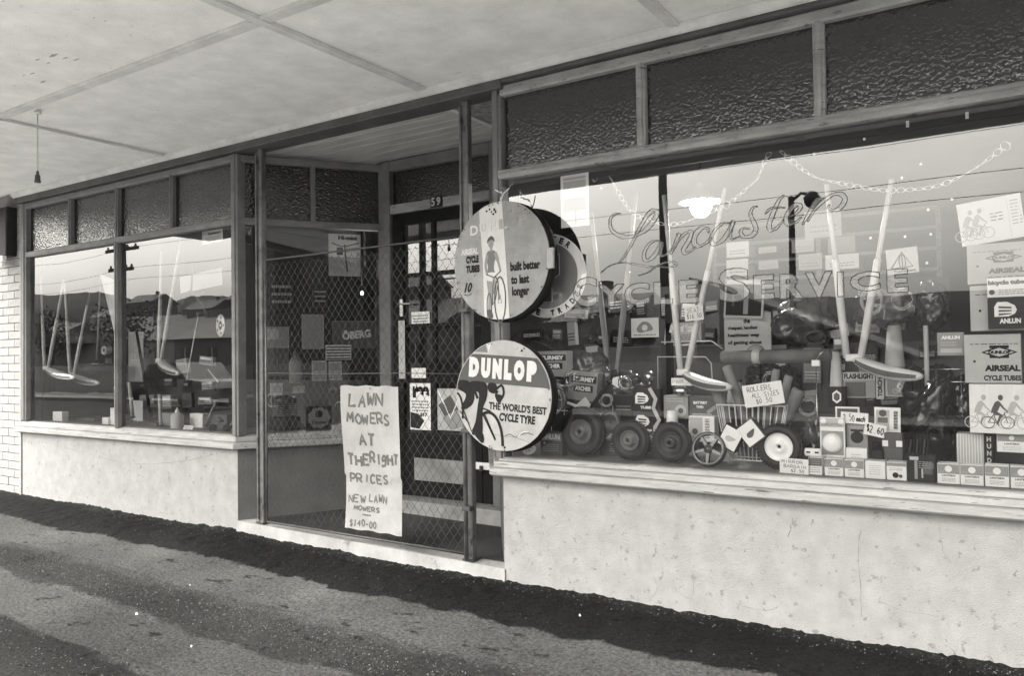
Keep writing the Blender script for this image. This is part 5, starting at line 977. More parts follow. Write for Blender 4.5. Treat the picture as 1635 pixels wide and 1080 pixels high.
t, w_, h_ = box('price_ticket', 'small white ticket reading PARK N above the grey lamp carton', 'ticket', (1072, 604, 1106, 616), .42, WHITE, .002); scrawl(t, w_, h_, 'PARK N', .08, .25, .9, .8, .002)
# bell, mirrors and lamp pieces
def ball(name, label, cat, px, py, rpx, y, m, squash=1.):
    c = F(px, py, y); R = rpx*(c-EYE).dot(fw)/FPX; t = thing(name, label, cat, c); b = MB(); b.lathe([(R*math.sin(math.pi*k/10)+1e-4, R*squash*math.cos(math.pi*k/10)) for k in range(11)], 20); obj('body', b, m, t)
    b = MB(); b.lathe([(R*.2, -R*squash*.9), (R*.25, -R*squash*1.25), (R*.35, -R*squash*1.3), (0, -R*squash*1.35)], 12); obj('foot', b, CHROME, t); return t
ball('bicycle_bell', 'round bell on top of the black tube packs', 'bell', 1037, 602, 9, .4, CHROME); ball('headlamp', 'round clear headlamp in front of the horizontal roll', 'lamp', 1207, 565, 15, .55, mat('lens_glass', .35, .1, .2, 10, coat=1.)); ball('bicycle_bell', 'dark small bell left of the round bell', 'bell', 1017, 606, 7, .42, HUBD)
p, w_, h_ = at(1068, 617, 1102, 632, .4); t = thing('bicycle_lamp', 'chrome bicycle lamp lying on the grey lamp carton', 'lamp', p); b = MB(); b.lathe([(0, -.0), (.02, 0), (.026, .02), (.026, .06), (.016, .075), (0, .078)], 20, Matrix.Translation((-.03, 0, h_*.5)) @ Matrix.Rotation(rad(90), 4, 'Y')); obj('body', b, CHROME, t); b = MB(); b.tube([(.03, 0, h_*.5), (.07, 0, h_*.6), (.075, 0, .0)], .008, 8); obj('bracket', b, HUBD, t)
p, w_, h_ = at(979, 601, 1000, 618, .45); t = thing('white_reflector', 'white fan-shaped plastic reflector left of the bells', 'reflector', p, 0, rad(-40)); b = MB(); b.prism([(-.012, 0), (.012, 0), (.034, .05), (.0, .066), (-.03, .05)], 0, .012); obj('lens', b, WPAINT, t); b = MB(); b.bbox((-.01, .0, -.02), (.01, .01, .0), .002); obj('stem', b, CHROME, t)
# rod, white card with a brush
a, c = F(892, 638, .33), F(960, 664, .33); t = thing('tyre_pump', 'slim white pump slanting over the largest wheel', 'pump', a); d = c-a; b = MB(); b.tube([d*.22, d], .0085, 10); obj('barrel', b, WPAINT, t); b = MB(); b.tube([d*.0, d*.22], .004, 8); obj('rod', b, CHROME, t)
p, w_, h_ = at(920, 628, 958, 662, .36); t = thing('white_square_card', 'white square card standing on its corner behind the slim pump', 'card', p, 0, rad(-38)); b = MB(); b.bbox((-.05, 0, -.0), (.05, .003, .09), .001); obj('board', b, WHITE, t)
a, c = F(972, 612, .34), F(943, 652, .34); t = thing('grip', 'dark rubber handlebar grip lying across the white square card', 'grip', a); d = c-a; b = MB(); b.tube([d*0, d*.1, d*.9, d], [.008, .012, .012, .008], 12); obj('sleeve', b, BLACK, t); b = MB(); b.tube([d*-.08, d*.0], .016, 12); obj('flange', b, BLACK, t)
a, c = F(880, 655, .5), F(912, 658, .5); t = thing('wire_stand', 'thin wire stand rising behind the largest wheel', 'rack', (a.x, .5, DF2)); z = a.z-DF2
b = MB(); b.tube([(0, 0, z), (.2, 0, z-.005)], .003, 6); obj('arm', b, GALV, t); b = MB(); b.tube([(.0, 0, 0), (.0, 0, z), (.02, 0, z+.35)], .003, 6); obj('upright', b, GALV, t)

# ---- banana saddles on tall struts, hung upside down
def strut(t, P, r0_, r1, m, k=.0):
    pts = [Vector(p)-t.location for p in P]; a, c = pts[0], pts[-1]; b = MB(); mid_ = a.lerp(c, .45)
    b.tube([a, mid_], r0_, 12); s_ = obj('strut', b, m, t); b = MB(); b.tube([mid_-(c-a)*.012, mid_, mid_+(c-a)*.004, mid_.lerp(c, .45), c], [r0_*1.2, r1, r1, r1*1.1, r1*.95], 12); obj('sleeve', b, m, s_); return s_
STRW = mat('white_tube_paint', .72, .35, .08, 6); STRG = mat('grey_tube_paint', .4, .35, .15, 6)
def saddle(label, tops, feet, tip, y, m=STRW, seat=True, r_=.014, group='banana saddles hung upside down'):
    f = (F(*feet[0], y)+F(*feet[1], y))/2; t = thing('banana_saddle', label, 'bicycle saddle', f, group=group)
    for (u, v) in zip(tops, feet): strut(t, [F(*u, y), F(*v, y)], r_*.85, r_*1.15, m)
    if seat:
        e = F(*tip, y-.1); d = e-f; Ld = d.length; b = MB(); n, k = 14, 12; vs = []; ex = d.normalized(); ez = Vector((0, 0, 1)); ez = (ez-ex*ez.dot(ex)).normalized(); ey = ex.cross(ez)
        for i in range(n+1):
            q = i/n; c_ = d*(q*1.0); wv = .012+.055*math.sin(min(1, q*1.05)*math.pi)**.55*(1-.35*q); hv = .01+.022*math.sin(q*math.pi)**.5
            c_ = c_-ez*.02*math.sin(q*math.pi)
            for j in range(k): a = 2*math.pi*j/k; vs.append(c_+ey*wv*math.cos(a)+ez*hv*math.sin(a))
        b.add(vs, [(i*k+j, i*k+(j+1) % k, (i+1)*k+(j+1) % k, (i+1)*k+j) for i in range(n) for j in range(k)]+[tuple(range(k-1, -1, -1)), tuple(range(n*k, n*k+k))], True); so_ = obj('seat', b, m, t)
        vs = []
        for i in range(n+1): 
            q = .08+.86*i/n; c_ = d*q-ez*.02*math.sin(q*math.pi); wv = .012+.055*math.sin(min(1, q*1.05)*math.pi)**.55*(1-.35*q); hv = .01+.022*math.sin(q*math.pi)**.5
            for a in (rad(205), rad(180), rad(160)): vs.append(c_+ey*(wv+.0012)*math.cos(a)+ez*(hv+.0012)*math.sin(a))
            for a in (rad(335), rad(0), rad(20)): vs.append(c_+ey*(wv+.0012)*math.cos(a)+ez*(hv+.0012)*math.sin(a))
        b = MB(); b.add(vs, [(i*6+j, i*6+j+1, (i+1)*6+j+1, (i+1)*6+j) for i in range(n) for j in (0, 1, 3, 4)], True); obj('stripe', b, GREY3, so_)
    b = MB(); b.bbox((-.035, -.02, -.012), (.035, .02, .022), .006); obj('clamp', b, m if seat else HUBD, t); return t
s1 = saddle('white banana saddle on a V of white struts at the right of the big window', ((1320, 294), (1424, 286)), ((1352, 572), (1374, 574)), (1473, 602), .3, r_=.0145)
s2 = saddle('white banana saddle whose strut carries the price tag in the big window', ((1060, 312), (1158, 300)), ((1087, 596), (1096, 596)), (1168, 619), .36)
s3 = saddle('pair of bare grey struts left of the lamp, no seat', ((944, 340), (1016, 305)), ((972, 596), (985, 596)), None, .6, STRG, False)
saddle('white banana saddle hung leftmost in the left window', ((65, 438), (102, 446)), ((71, 588), (77, 589)), (118, 603), .12, r_=.013)
saddle('white banana saddle in the left window left of the mullion', ((103, 446), (139, 488)), ((112, 600), (118, 599)), (158, 612), .25, r_=.013)
saddle('white banana saddle in the left window right of the mullion', ((258, 401), (288, 385)), ((253, 576), (257, 577)), (286, 597), .25, r_=.013)
t, w_, h_ = box('price_tag', 'white handwritten price tag tied to the middle saddle strut', 'tag', (1094, 488, 1124, 512), .3, WHITE, .002, ry=rad(-4)); scrawl(t, w_, h_, 'SEAT', .15, .55, .8, .85, .0025); scrawl(t, w_, h_, '$16.50', .12, .15, .9, .45, .0028)
b = MB(); b.tube([(0, .001, h_), (.01, .02, h_+.03)], .001, 4); obj('string', b, WHITE, t)
t, w_, h_ = box('window_pole', 'tall dark pole standing behind the middle saddle strut', 'pole', (1066, 470, 1076, 742), .8, GREY4, .03)

# ---- wire basket of rollers
p0, p1 = F(1150, 745, .34), F(1258, 745, .34); zt_ = F(1200, 648, .3).z; zm = F(1200, 690, .3).z; cx = (p0.x+p1.x)/2; wtop = p1.x-p0.x; t = thing('wire_basket', 'white wire bicycle basket filled with grey rolls behind the white-hubbed tyre', 'basket', (cx, .3, DF2))
H = zt_-DF2; H2 = zm-DF2; wb = wtop*.62; dpt = .2
def rr(wd, d, z, n=1): return [(-wd/2, 0, z), (wd/2, 0, z), (wd/2, d, z), (-wd/2, d, z)]
for z, f in ((H, 1), (H2, .86), (.02, .62)): b = MB(); b.tube(rr(wtop*f, dpt*f, z), .0038, 6, True); obj('ring', b, GALV, t)
for k in range(12):
    x = -.5+k/11
    for y_ in (0, dpt): b = MB(); b.tube([(x*wtop, y_, H), (x*wtop*.86, y_*.86, H2), (x*wtop*.62, y_*.62, .02)], .0026, 5); obj('wire', b, GALV, t)
for k in range(1, 6):
    y_ = dpt*k/6
    for s in (-1, 1): b = MB(); b.tube([(s*wtop/2, y_, H), (s*wtop*.43, y_*.86, H2), (s*wtop*.31, y_*.62, .02)], .0026, 5); obj('wire', b, GALV, t)
RL = mat('grey_foam_roll', .22, .7, .15, 8)
for (a, c, r_, lab) in (((1160, 585), (1196, 690), .026, 'long grey foam roll leaning out of the basket to the left'), ((1142, 620), (1166, 690), .03, 'short dark roll at the left rim of the basket'), ((1240, 590), (1222, 690), .02, 'thin roll rising behind the handwritten card'), ((1276, 622), (1240, 700), .034, 'thick curved pale roll leaning out of the basket to the right'), ((1260, 600), (1236, 690), .022, 'dark roll behind the thick pale one')):
    A_, C_ = F(*a, .4), F(*c, .4); C_.z = max(C_.z, DF2+.05); t2 = thing('foam_roll', lab, 'roll', A_, group='rolls standing in the wire basket'); d = C_-A_; b = MB(); b.tube([d*0, d*.03, d*.5+Vector((.005, 0, 0)), d], [r_*.85, r_, r_, r_], 16); obj('roll', b, RL, t2); b = MB(); b.tube([d*-.004, d*.001], r_*.4, 10); obj('core', b, GREY4, t2)
t, w_, h_ = box('price_card', 'large tilted handwritten card reading ROLLERS ALL SIZES above the wire basket', 'card', (1190, 612, 1254, 648), .27, WHITE, .002, ry=rad(-9)); scrawl(t, w_, h_, 'ROLLERS', .12, .68, .72, .9, .0032); scrawl(t, w_, h_, 'ALL SIZES', .22, .4, .9, .6, .003); scrawl(t, w_, h_, '$0.50', .3, .12, .7, .32, .003)
for (px, py, ang_, lab) in ((1166, 700, 28, 'square boxed mirror balanced on its corner, left of the pair'), (1198, 692, -38, 'white boxed brake block balanced on its corner, right of the pair')):
    c = F(px, py, .16); s = .058; t = thing('corner_box', lab, 'box', c, 0, rad(ang_)); b = MB(); b.bbox((-s*.9, 0, -s), (s*.9, .05, s), .003); obj('carton', b, GREY4 if ang_ > 0 else GREY3, t)
    obj('printed_panel', MB().poly([(-s*.8, -s*.9), (s*.8, -s*.9), (s*.8, s*.9), (-s*.8, s*.9)], -.0008), WHITE, t)
    obj('print', MB().poly(catmull([(-s*.4, -s*.2), (0, -s*.35), (s*.5, s*.1), (s*.1, s*.15), (-s*.3, s*.1)], 3, True), -.0014), GREY1 if ang_ > 0 else GREY3, t)
A_, C_ = F(1152, 571, .5), F(1330, 568, .5); t = thing('carpet_roll', 'long grey horizontal roll behind the basket', 'roll', A_); d = C_-A_; b = MB(); b.tube([d*0, d*.02, d*.97, d], [.03, .036, .036, .02], 20); obj('roll', b, mat('roll_sacking', .15, .8, .4, 9), t); b = MB(); b.tube([d*.3, d*.37], .0375, 20); obj('band', b, GREY1, t)
A_ = F(1303, 585, .4); t = thing('hook_stand', 'thin chrome stand with a clip in front of the horizontal roll', 'stand', (A_.x, .4, DF2)); b = MB(); b.tube([(0, 0, 0), (0, 0, A_.z-DF2)], .003, 6); obj('rod', b, CHROME, t); b = MB(); b.bbox((-.02, -.01, A_.z-DF2), (.02, .01, A_.z-DF2+.03), .003); obj('clip', b, WPAINT, t); b = MB(); b.tube([(0, 0, A_.z-DF2+.03), (.02, 0, A_.z-DF2+.06), (.04, 0, A_.z-DF2+.075)], .003, 6); obj('hook', b, CHROME, t)

# ---- boxes and posters in the middle distance
t, w_, h_ = box('torch_box', 'grey box lettered FLASHLIGHT behind the right-hand saddle', 'box', (1347, 595, 1398, 636), .5, GREY2, .08); rect(t, w_, h_, 0, .7, 1, 1, GREY1); words(t, w_, h_, 'FLASHLIGHT', .03, .74, .97, .96, GREY4, .06); rect(t, w_, h_, .06, .06, .7, .62, GREY3); rect(t, w_, h_, .72, .06, .95, .62, GREY2, -.0012)
t, w_, h_ = box('torch_box', 'narrow box with lettering running down its side, right of the flashlight box', 'box', (1399, 600, 1412, 638), .5, GREY1, .08); words(t, h_, h_, 'TORCH', .1, .42, .9, .6, GREY4, .05, rot=rad(90))
t, w_, h_ = box('picture_card', 'small pictured card under the tip of the right-hand saddle', 'card', (1414, 601, 1458, 634), .5, GREY1, .03, rz=.1); rect(t, w_, h_, .08, .08, .92, .9, GREY2); b = MB(); cyclist(b, 0, .15*h_, h_*.12, -.0018); obj('print', b, WHITE, t)
t, w_, h_ = box('hexagon_box', 'black box with white hexagon emblem above the reflector pack', 'box', (1323, 618, 1350, 650), .45, GREY4, .06); obj('emblem', MB().poly([(w_*.3*math.cos(rad(60*k+30)), h_*.5+w_*.42*math.sin(rad(60*k+30))) for k in range(6)], -.001), WHITE, t); obj('emblem', MB().poly([(w_*.2*math.cos(rad(60*k+30)), h_*.5+w_*.28*math.sin(rad(60*k+30))) for k in range(6)], -.0016), GREY3, t)
def taper(label, px0, px1, py0, py1, y, m):
    p, w_, h_ = at(px0, py0, px1, py1, y); t = thing('lamp_column', label, 'pedestal', p); b = MB(); b.lathe([(w_*.5, 0), (w_*.48, .01), (w_*.32, h_), (0, h_)], 20); obj('column', b, m, t); b = MB(); b.lathe([(w_*.36, h_), (w_*.36, h_+.012), (0, h_+.014)], 20); obj('cap', b, GREY3, t)
taper('pale tapered column above the hexagon box', 1325, 1347, 562, 618, .5, GREY1); taper('pale tapered column under the right-hand saddle tip', 1412, 1446, 520, 586, .7, GREY1); taper('pale tapered column below the middle saddle', 1160, 1190, 610, 650, .75, GREY1)
t, w_, h_ = box('advice_poster', 'grey poster with lines of dark slogan text below the framed card', 'poster', (1157, 500, 1232, 562), .8, GREY1, .003)
for k, s in enumerate(('the', 'cheapest, handiest', 'healthiest way', 'of getting about')): words(t, w_, h_, s, .42 if k == 0 else .08, .74-.19*k, .56 if k == 0 else (.9, .72, .76, .8)[k], .86-.19*k, BLK, .04)
t, w_, h_ = box('framed_card', 'pale-edged framed card leaning behind the letter S', 'frame', (1155, 446, 1218, 508), .75, GREY1, .012, ry=rad(4)); rect(t, w_, h_, .05, .06, .95, .86, GREY4); rect(t, w_, h_, .05, .88, .95, .97, WHITE); rect(t, w_, h_, .5, .1, .62, .8, GREY2, -.0014); rect(t, w_, h_, .2, .3, .26, .7, GREY3, -.0014)
t, w_, h_ = box('small_poster', 'small white pictured card right of the bare grey struts', 'poster', (1008, 508, 1052, 539), .7, WHITE, .002); obj('print', MB().poly(catmull([(-.3*w_, .45*h_), (-.1*w_, .8*h_), (.15*w_, .75*h_), (.3*w_, .4*h_), (.05*w_, .3*h_), (-.2*w_, .25*h_)], 3, True), -.001), GREY2, t); spot(t, w_, h_, .5, .5, .16, WHITE, -.0016); tlines(t, w_, h_, .1, .05, .9, .2, 1, GREY2, seed=2)
t, w_, h_ = box('toy_box', 'pale box with bold lettering behind the price-tagged struts', 'box', (1063, 515, 1120, 547), .8, GREY1, .06); words(t, w_, h_, 'Patio', .1, .5, .8, .92, WHITE, .08, shear=.2); tlines(t, w_, h_, .05, .1, .95, .4, 3, GREY3, seed=3)
t, w_, h_ = box('sail_poster', 'white poster of a line-drawn tent hanging right of the saddle struts', 'poster', (1417, 396, 1468, 437), .8, WHITE, .002, ry=rad(-3)); b = MB(); b.line([(-.35*w_, .25*h_), (.0, .85*h_), (.32*w_, .25*h_), (-.35*w_, .22*h_)], .006, -.001); b.line(ell(0, .45*h_, .1*w_, .3*h_, 16), .005, -.0013, True); b.line([(0, .85*h_), (0, .2*h_)], .005, -.0015); obj('print', b, GREY3, t); words(t, w_, h_, 'Tournament', .2, .05, .9, .15, GREY3, .04)
t, w_, h_ = box('wire_frame_seat', 'bent chrome tube frame behind the price-tagged struts', 'frame', (1050, 571, 1052, 620), .7, CHROME, .004); p1_ = F(1050, 565, .7); p2_ = F(1135, 565, .7); t.name = 'bent_tube_stand'
b = MB(); x0, x1 = p1_.x-t.location.x, p2_.x-t.location.x; b.tube([(0, 0, 0), (0, 0, h_*1.02), (x1*.9, 0, h_*1.0), (x1, 0, h_*.8), (x1*1.02, 0, .02)], .004, 6); b.tube([(0, .06, h_*1.5), (x1*.95, .06, h_*1.5), (x1*1.15, .06, h_*1.25)], .004, 6); obj('tube', b, GALV, t)
# goods on the interior shelves seen through the glass
sh = thing('shelf_unit', 'open timber shelves with cartons far back inside the shop', 'shelves', (0, 3.2, 0))
xa, xc = F(1140, 440, 3.2).x, F(1500, 440, 3.2).x; SH = [(384, 411), (413, 440), (443, 470)]
for py in (352, 381, 412, 442, 474, 510): z = F(1250, py, 3.2).z; b = MB(); b.bbox((xa, 0, z-.03), (xc, .3, z), .004); obj('shelf', b, SHELFW, sh)
for x in (xa, (xa+xc)/2, xc): b = MB(); b.bbox((x-.02, .02, .1), (x+.02, .3, F(1250, 352, 3.2).z), .004); obj('upright', b, SHELFW, sh)
for k, (px, m, lab) in enumerate((((1160, 386, 1196, 411), WHITE, 'pale carton on the back shelf left of the hooked pole'), ((1160, 414, 1195, 441), WHITE, 'pale carton on the back shelf just below another left of the hooked pole'), ((1211, 394, 1240, 404), GREY1, 'flat pale carton on the back shelf above the letter S'), ((1211, 416, 1243, 430), GREY1, 'pale carton on the back shelf, lower and right of the letter S'),
      ((1264, 382, 1300, 403), GREY1, 'striped pale carton top left of the cluster on the back shelf'), ((1275, 405, 1313, 431), GREY1, 'wide pale carton in the cluster left of the strut'), ((1322, 378, 1366, 404), GREY2, 'grey carton behind the left strut of the right-hand saddle'), ((1318, 406, 1372, 430), WHITE, 'long white carton lowest right of the cluster'), ((1285, 336, 1344, 379), GREY1, 'faded notices pinned above the back shelves'), ((1445, 455, 1475, 480), GREY1, 'small carton on the back shelf near the letter E'), ((1210, 452, 1245, 472), GREY2, 'grey carton low on the back shelf'))):
    t, w_, h_ = box('shelf_carton', lab, 'box', px, 3.18, m, .2, group='cartons on the back shelves'); tlines(t, w_, h_, .15, .15, .85, .5, 2, GREY2, seed=k)
CLUT = [GREY1, GREY2, GREY3, GREY4, WHITE]; R_ = random.Random(31)
rows = ((1.62, 2), (1.35, 1)); n_ = 0
ORD = ('first', 'second', 'third', 'fourth', 'fifth', 'sixth', 'seventh', 'eighth', 'ninth', 'tenth')
SHADE = ('pale', 'mid-grey', 'dark', 'near-black', 'white')
def filler(name, cat, x0, x1, rows, cols, y0, sc, what, where, group, seed0, ci=(0, 4)):
    for r, (py, rn) in enumerate(rows):
        for k in range(cols):
            px = x0+(x1-x0)*(k+.5)/cols+R_.uniform(-7, 7); w2, h2 = sc*R_.uniform(12, 36), sc*R_.uniform(12, 38); q = R_.randrange(*ci); pyy = py+R_.uniform(-9, 7)
            t, w_, h_ = box(name, f'{SHADE[q]} {what}, {ORD[k]} from the left, {rn} row {where}', cat, (px-w2/2, pyy-h2, px+w2/2, pyy), y0+.012*((k*3+r) % 5), CLUT[q], .04, ry=R_.uniform(-.12, .12), rz=R_.uniform(-.3, .3), group=group)
            tlines(t, w_, h_, .1, .15, .9, .55, 3, CLUT[(q+1+k % 3) % 5], seed=seed0+k+20*r); rect(t, w_, h_, .1, .62, .9, .9, CLUT[(q+2+k % 2) % 5]) if k % 2 else None
filler('wall_goods', 'packet', 830, 1150, ((505, 'upper'), (545, 'middle'), (588, 'lower')), 9, 1.98, 1., 'packet', 'on the dark pegboard', 'dim goods hung on the pegboard', 0)
b = MB(); b.bbox((F(815, 550, 2.05).x, 2.05, .1), (F(1150, 550, 2.05).x, 2.09, 1.75), .004); tp_ = tag(obj('pegboard', b, mat('dark_pegboard', .05, .8, .3, 8)), 'dark pegboard partition inside the shop behind the wheels', 'partition')
filler('stacked_goods', 'box', 1180, 1500, ((535, 'top'), (575, 'second'), (612, 'third'), (650, 'lowest')), 7, .9, 1.05, 'carton', 'behind the saddles', 'cartons stacked behind the saddles', 50)
b = MB(); b.bbox((F(1150, 600, 1.02).x, 1.02, DF2), (F(1520, 600, 1.02).x, 1.045, 1.62), .004); tag(obj('partition_wall', b, mat('dark_display_panel', .06, .8, .3, 8)), 'dark panel rising behind the stacked goods in the big window', 'partition')

def coil(label, px, py, rpx, y, m, seed, turns=4):
    c = F(px, py, y); R = rpx*(c-EYE).dot(fw)/FPX; R_2 = random.Random(seed); t = thing('cable_coil', label, 'cable', c); b = MB(); ax, az = R_2.uniform(.6, 1), R_2.uniform(.6, 1); P = []
    for i in range(turns*14): a = 2*math.pi*i/14; q = 1+.25*noise.noise((i*.2, seed, 0)); P.append((R*ax*q*math.cos(a), .02*math.sin(a*.5+seed), R*az*q*math.sin(a)+R*.1*math.sin(i*.13)))
    b.tube(P, R*.05, 5); obj('loop', b, m, t); b = MB(); b.tube([(R*ax*.8, 0, -R*.3), (R*ax*1.2, -.005, -R*.7), (R*ax*1.1, 0, -R*1.3)], R*.05, 5); obj('end', b, m, t)
for k, (px, py, r_, y, m, lab) in enumerate(((888, 640, 20, .4, GREY1, 'pale coiled cable above the largest wheel'), (912, 606, 16, .4, CHROME, 'shiny coiled cable between the hub gear cartons'), (968, 640, 14, .45, GREY1, 'small pale cable coil above the round grey lid'), (998, 612, 12, .4, CHROME, 'little shiny coil beside the fan-shaped reflector'),
        (1392, 482, 22, .55, GREY1, 'pale looped cable inside the wrapped tools'), (1440, 478, 20, .55, CHROME, 'shiny looped cable beside the right-hand strut'), (1250, 520, 20, .7, GREY3, 'dark cable coil right of the slogan poster'), (1302, 540, 16, .6, GREY3, 'dark coil above the end of the horizontal roll'), (1230, 610, 14, .5, CHROME, 'shiny coil behind the handwritten roller card'), (1290, 650, 20, .42, GREY2, 'grey coil standing behind the reflector pack'), (1056, 690, 12, .3, CHROME, 'small shiny coil between the wheels and lamp carton'))): coil(lab, px, py, r_, y, m, k*3+1)
# pendant lamp
c = F(1119, 323, 1.3); lamp = thing('pendant_lamp', 'lit pendant lamp with white conical shade inside the big window', 'lamp', c); R = 34*(c-EYE).dot(fw)/FPX
b = MB(); b.lathe([(R, 0), (R*.97, .012), (R*.6, .05), (R*.3, .085), (R*.16, .1), (R*.15, .13), (0, .14), (0, .13), (R*.13, .09), (R*.58, .044), (R*.96, .004), (R, 0)], 40)
SHD = mat('opal_lamp_shade', .8, .4, emit=.0); obj('shade', b, SHD, lamp)
b = MB(); b.lathe([(.0, -.105), (.035, -.095), (.06, -.07), (.07, -.035), (.06, .0), (.035, .03), (.02, .07)], 24); BULB = mat('lit_bulb', .8, .3, emit=30); obj('bulb', b, BULB, lamp)
b = MB(); b.tube([(0, 0, .13), (0, 0, 2.86-c.z)], .004, 6); obj('cord', b, BLK, lamp)
pl = bpy.data.lights.new('pendant_light', 'POINT'); pl.energy = 55; pl.color = (1, .98, .92); pl.shadow_soft_size = .05; po = bpy.data.objects.new('pendant_light', pl); COL.objects.link(po); po.parent = lamp; po.location = (0, 0, -.1)
c = F(578, 468, 2.2); t = thing('bare_bulb', 'small lit bulb glimpsed through the side window behind the gate', 'lamp', c); b = MB(); b.lathe([(0, -.018), (.009, -.015), (.013, -.004), (.010, .008), (.006, .014)], 16); obj('bulb', b, BULB, t); b = MB(); b.lathe([(.007, .0145), (.011, .016), (.011, .05), (0, .055)], 12); obj('holder', b, BLK, t); b = MB(); b.tube([(0, 0, .055), (0, 0, 2.86-c.z)], .005, 6); obj('cord', b, BLK, t)
pl = bpy.data.lights.new('bare_bulb_light', 'POINT'); pl.energy = 12; pl.color = (1, .98, .92); pl.shadow_soft_size = .05; po = bpy.data.objects.new('bare_bulb_light', pl); COL.objects.link(po); po.parent = t; po.location = (0, 0, -.09)

# foil garlands
FOIL = mat('white_foil', .8, .35, .1, 20)
def garland(label, pts, y, holes=True, wpx=9):
    P = catmull([tuple(F(px, py, y)) for px, py in pts], 8); P = [Vector(p) for p in P]; t = thing('foil_garland', label, 'garland', P[0], group='foil garlands across the top of the big window')
    L_ = [0]; 
    for i in range(1, len(P)): L_.append(L_[-1]+(P[i]-P[i-1]).length)
    tot = L_[-1]; n = max(3, int(tot/.035)); b = MB()
    def pos(s):
        s = max(0, min(tot-1e-6, s)); i = max(j for j in range(len(L_)-1) if L_[j] <= s); f = (s-L_[i])/(L_[i+1]-L_[i]); return P[i].lerp(P[i+1], f)-t.location, (P[i+1]-P[i]).normalized()
    for k in range(n):
        s0, s1 = tot*k/n, tot*(k+1)/n; W_ = .022*max(.04, min(1, .35+1.5*noise.noise((k*.23+y*40, 0, 0))+.25*noise.noise((k*1.7, 3, 0)))); p, tg = pos(s0); q, _ = pos(s1); nv = Vector((-tg.z, .3*math.sin(k*.35), tg.x)).normalized()*W_; mv = (p+q)/2
        b.tube([p, p.lerp(q, .25)+nv*.8, mv+nv*.95, p.lerp(q, .75)+nv*.8, q], [.0042, .0014, .001, .0014, .0042], 4); b.tube([p, p.lerp(q, .25)-nv*.8, mv-nv*.95, p.lerp(q, .75)-nv*.8, q], [.0042, .0014, .001, .0014, .0042], 4)
    obj('strip', b, FOIL, t)
garland('foil garland swagging from the top centre down across the saddle struts to the right edge', ((1238, 232), (1262, 255), (1300, 282), (1340, 292), (1400, 303), (1450, 303), (1500, 296), (1555, 270), (1612, 228)), .12)
garland('short foil strand rising from the lamp to the middle of the window top', ((1165, 325), (1180, 312), (1195, 298), (1210, 285), (1222, 255), (1238, 232)), .14)
garland('foil garland dropping between the pasted paper and the lamp', ((948, 290), (960, 268), (975, 285), (990, 312), (1008, 338), (1030, 350), (1080, 358), (1165, 325)), .14)
garland('short foil twist above the upper round sign', ((806, 315), (818, 292), (828, 300), (834, 318)), .1)
t, w_, h_ = box('pasted_notice', 'translucent white notice taped high inside the big window near the upper sign', 'notice', (896, 278, 941, 362), .05, WHITE, .001)
for z0, z1 in ((.9, .95), (.72, .88), (.3, .55)): rect(t, w_, h_, .1, z0, .9, z1, GREY1)
rect(t, w_, h_, .5, .03, .56, .3, GREY1); rect(t, w_, h_, .0, .56, 1, .6, WHITE, -.0014)
R_ = random.Random(9)
for i in range(13):
    px, py = ((1449, 198), (1544, 184), (1380, 222), (1300, 246), (960, 300), (1470, 262), (1440, 284), (1520, 318), (1482, 335), (1390, 380), (1445, 378), (1486, 374), (1480, 420))[i]
    p = F(px, py, .026); r_ = .006 if i > 1 else .011; b = MB(); b.prism(ell(0, 0, r_, r_*1.1, 8) if i > 1 else [(-.006, -.014), (.006, -.014), (.006, .014), (-.006, .014)], 0, .001); o = obj('tape_scrap', b, WHITE); o.location = p; tag(o, 'white scrap of tape on the big window '+('high, left of the topmost one', 'topmost, nearest the upper right corner', 'in the dark band above the garland', 'just above the left top of the garland', 'beside the pasted notice', 'directly above the garland middle', 'right of the right saddle strut top', 'between the garland and the tilted poster', 'left of the tilted cyclist poster', 'between the two right-hand struts', 'just right of the right-hand strut', 'halfway to the tilted poster', 'right of the tent poster')[i], 'tape', 'tape scraps on the big window')

# ================================================================== LEFT WINDOW
DL = DISPF
t = thing('chainwheel', 'white perforated chainwheel hung at the right side of the left window', 'bicycle part', F(352, 520, .25), rad(-15)); R = .085; b = MB(); b.lathe([(R*.45, -.003), (R*.98, -.003), (R*.98, .003), (R*.45, .003), (R*.45, -.003)], 40, None, 'Y'); obj('ring', b, WPAINT, t)
for k in range(5): a = rad(72*k); obj('hole', MB().poly(ell(R*.74*math.cos(a), R*.74*math.sin(a), R*.13, R*.13, 12), -.0036), BLK, t)
b = MB(); b.lathe([(0, -.008), (R*.16, -.008), (R*.2, -.002)], 16, None, 'Y'); obj('axle', b, CHROME, t)
for k in range(28): a = 2*math.pi*k/28; b = MB(); b.box((R*.95, -.002, -.004), (R*1.04, .002, .004), Matrix.Rotation(a, 4, 'Y')); obj('tooth', b, WPAINT, t)
def lbox(px, y, m, label, name='carton', cat='box', d=.06, base=True, **k): return box(name, label, cat, px, y, m, d, DL if base else None, **k)
lbox((52, 650, 63, 673), .2, WHITE, 'leaning pale card at the left end of the left window', 'price_card', 'card', .003, ry=rad(10))
lbox((84, 658, 99, 676), .15, WHITE, 'small cream carton low in the left window, first from the left'); lbox((163, 667, 173, 681), .12, WHITE, 'tiny white carton near the mullion base'); lbox((176, 652, 185, 682), .14, WHITE, 'upright white packet against the mullion', 'packet', 'packet')
t, w_, h_ = lbox((303, 661, 323, 677), .3, WHITE, 'white-ended long carton in the left window'); lbox((324, 662, 362, 678), .32, GREY3, 'dark long carton behind the white-ended one')
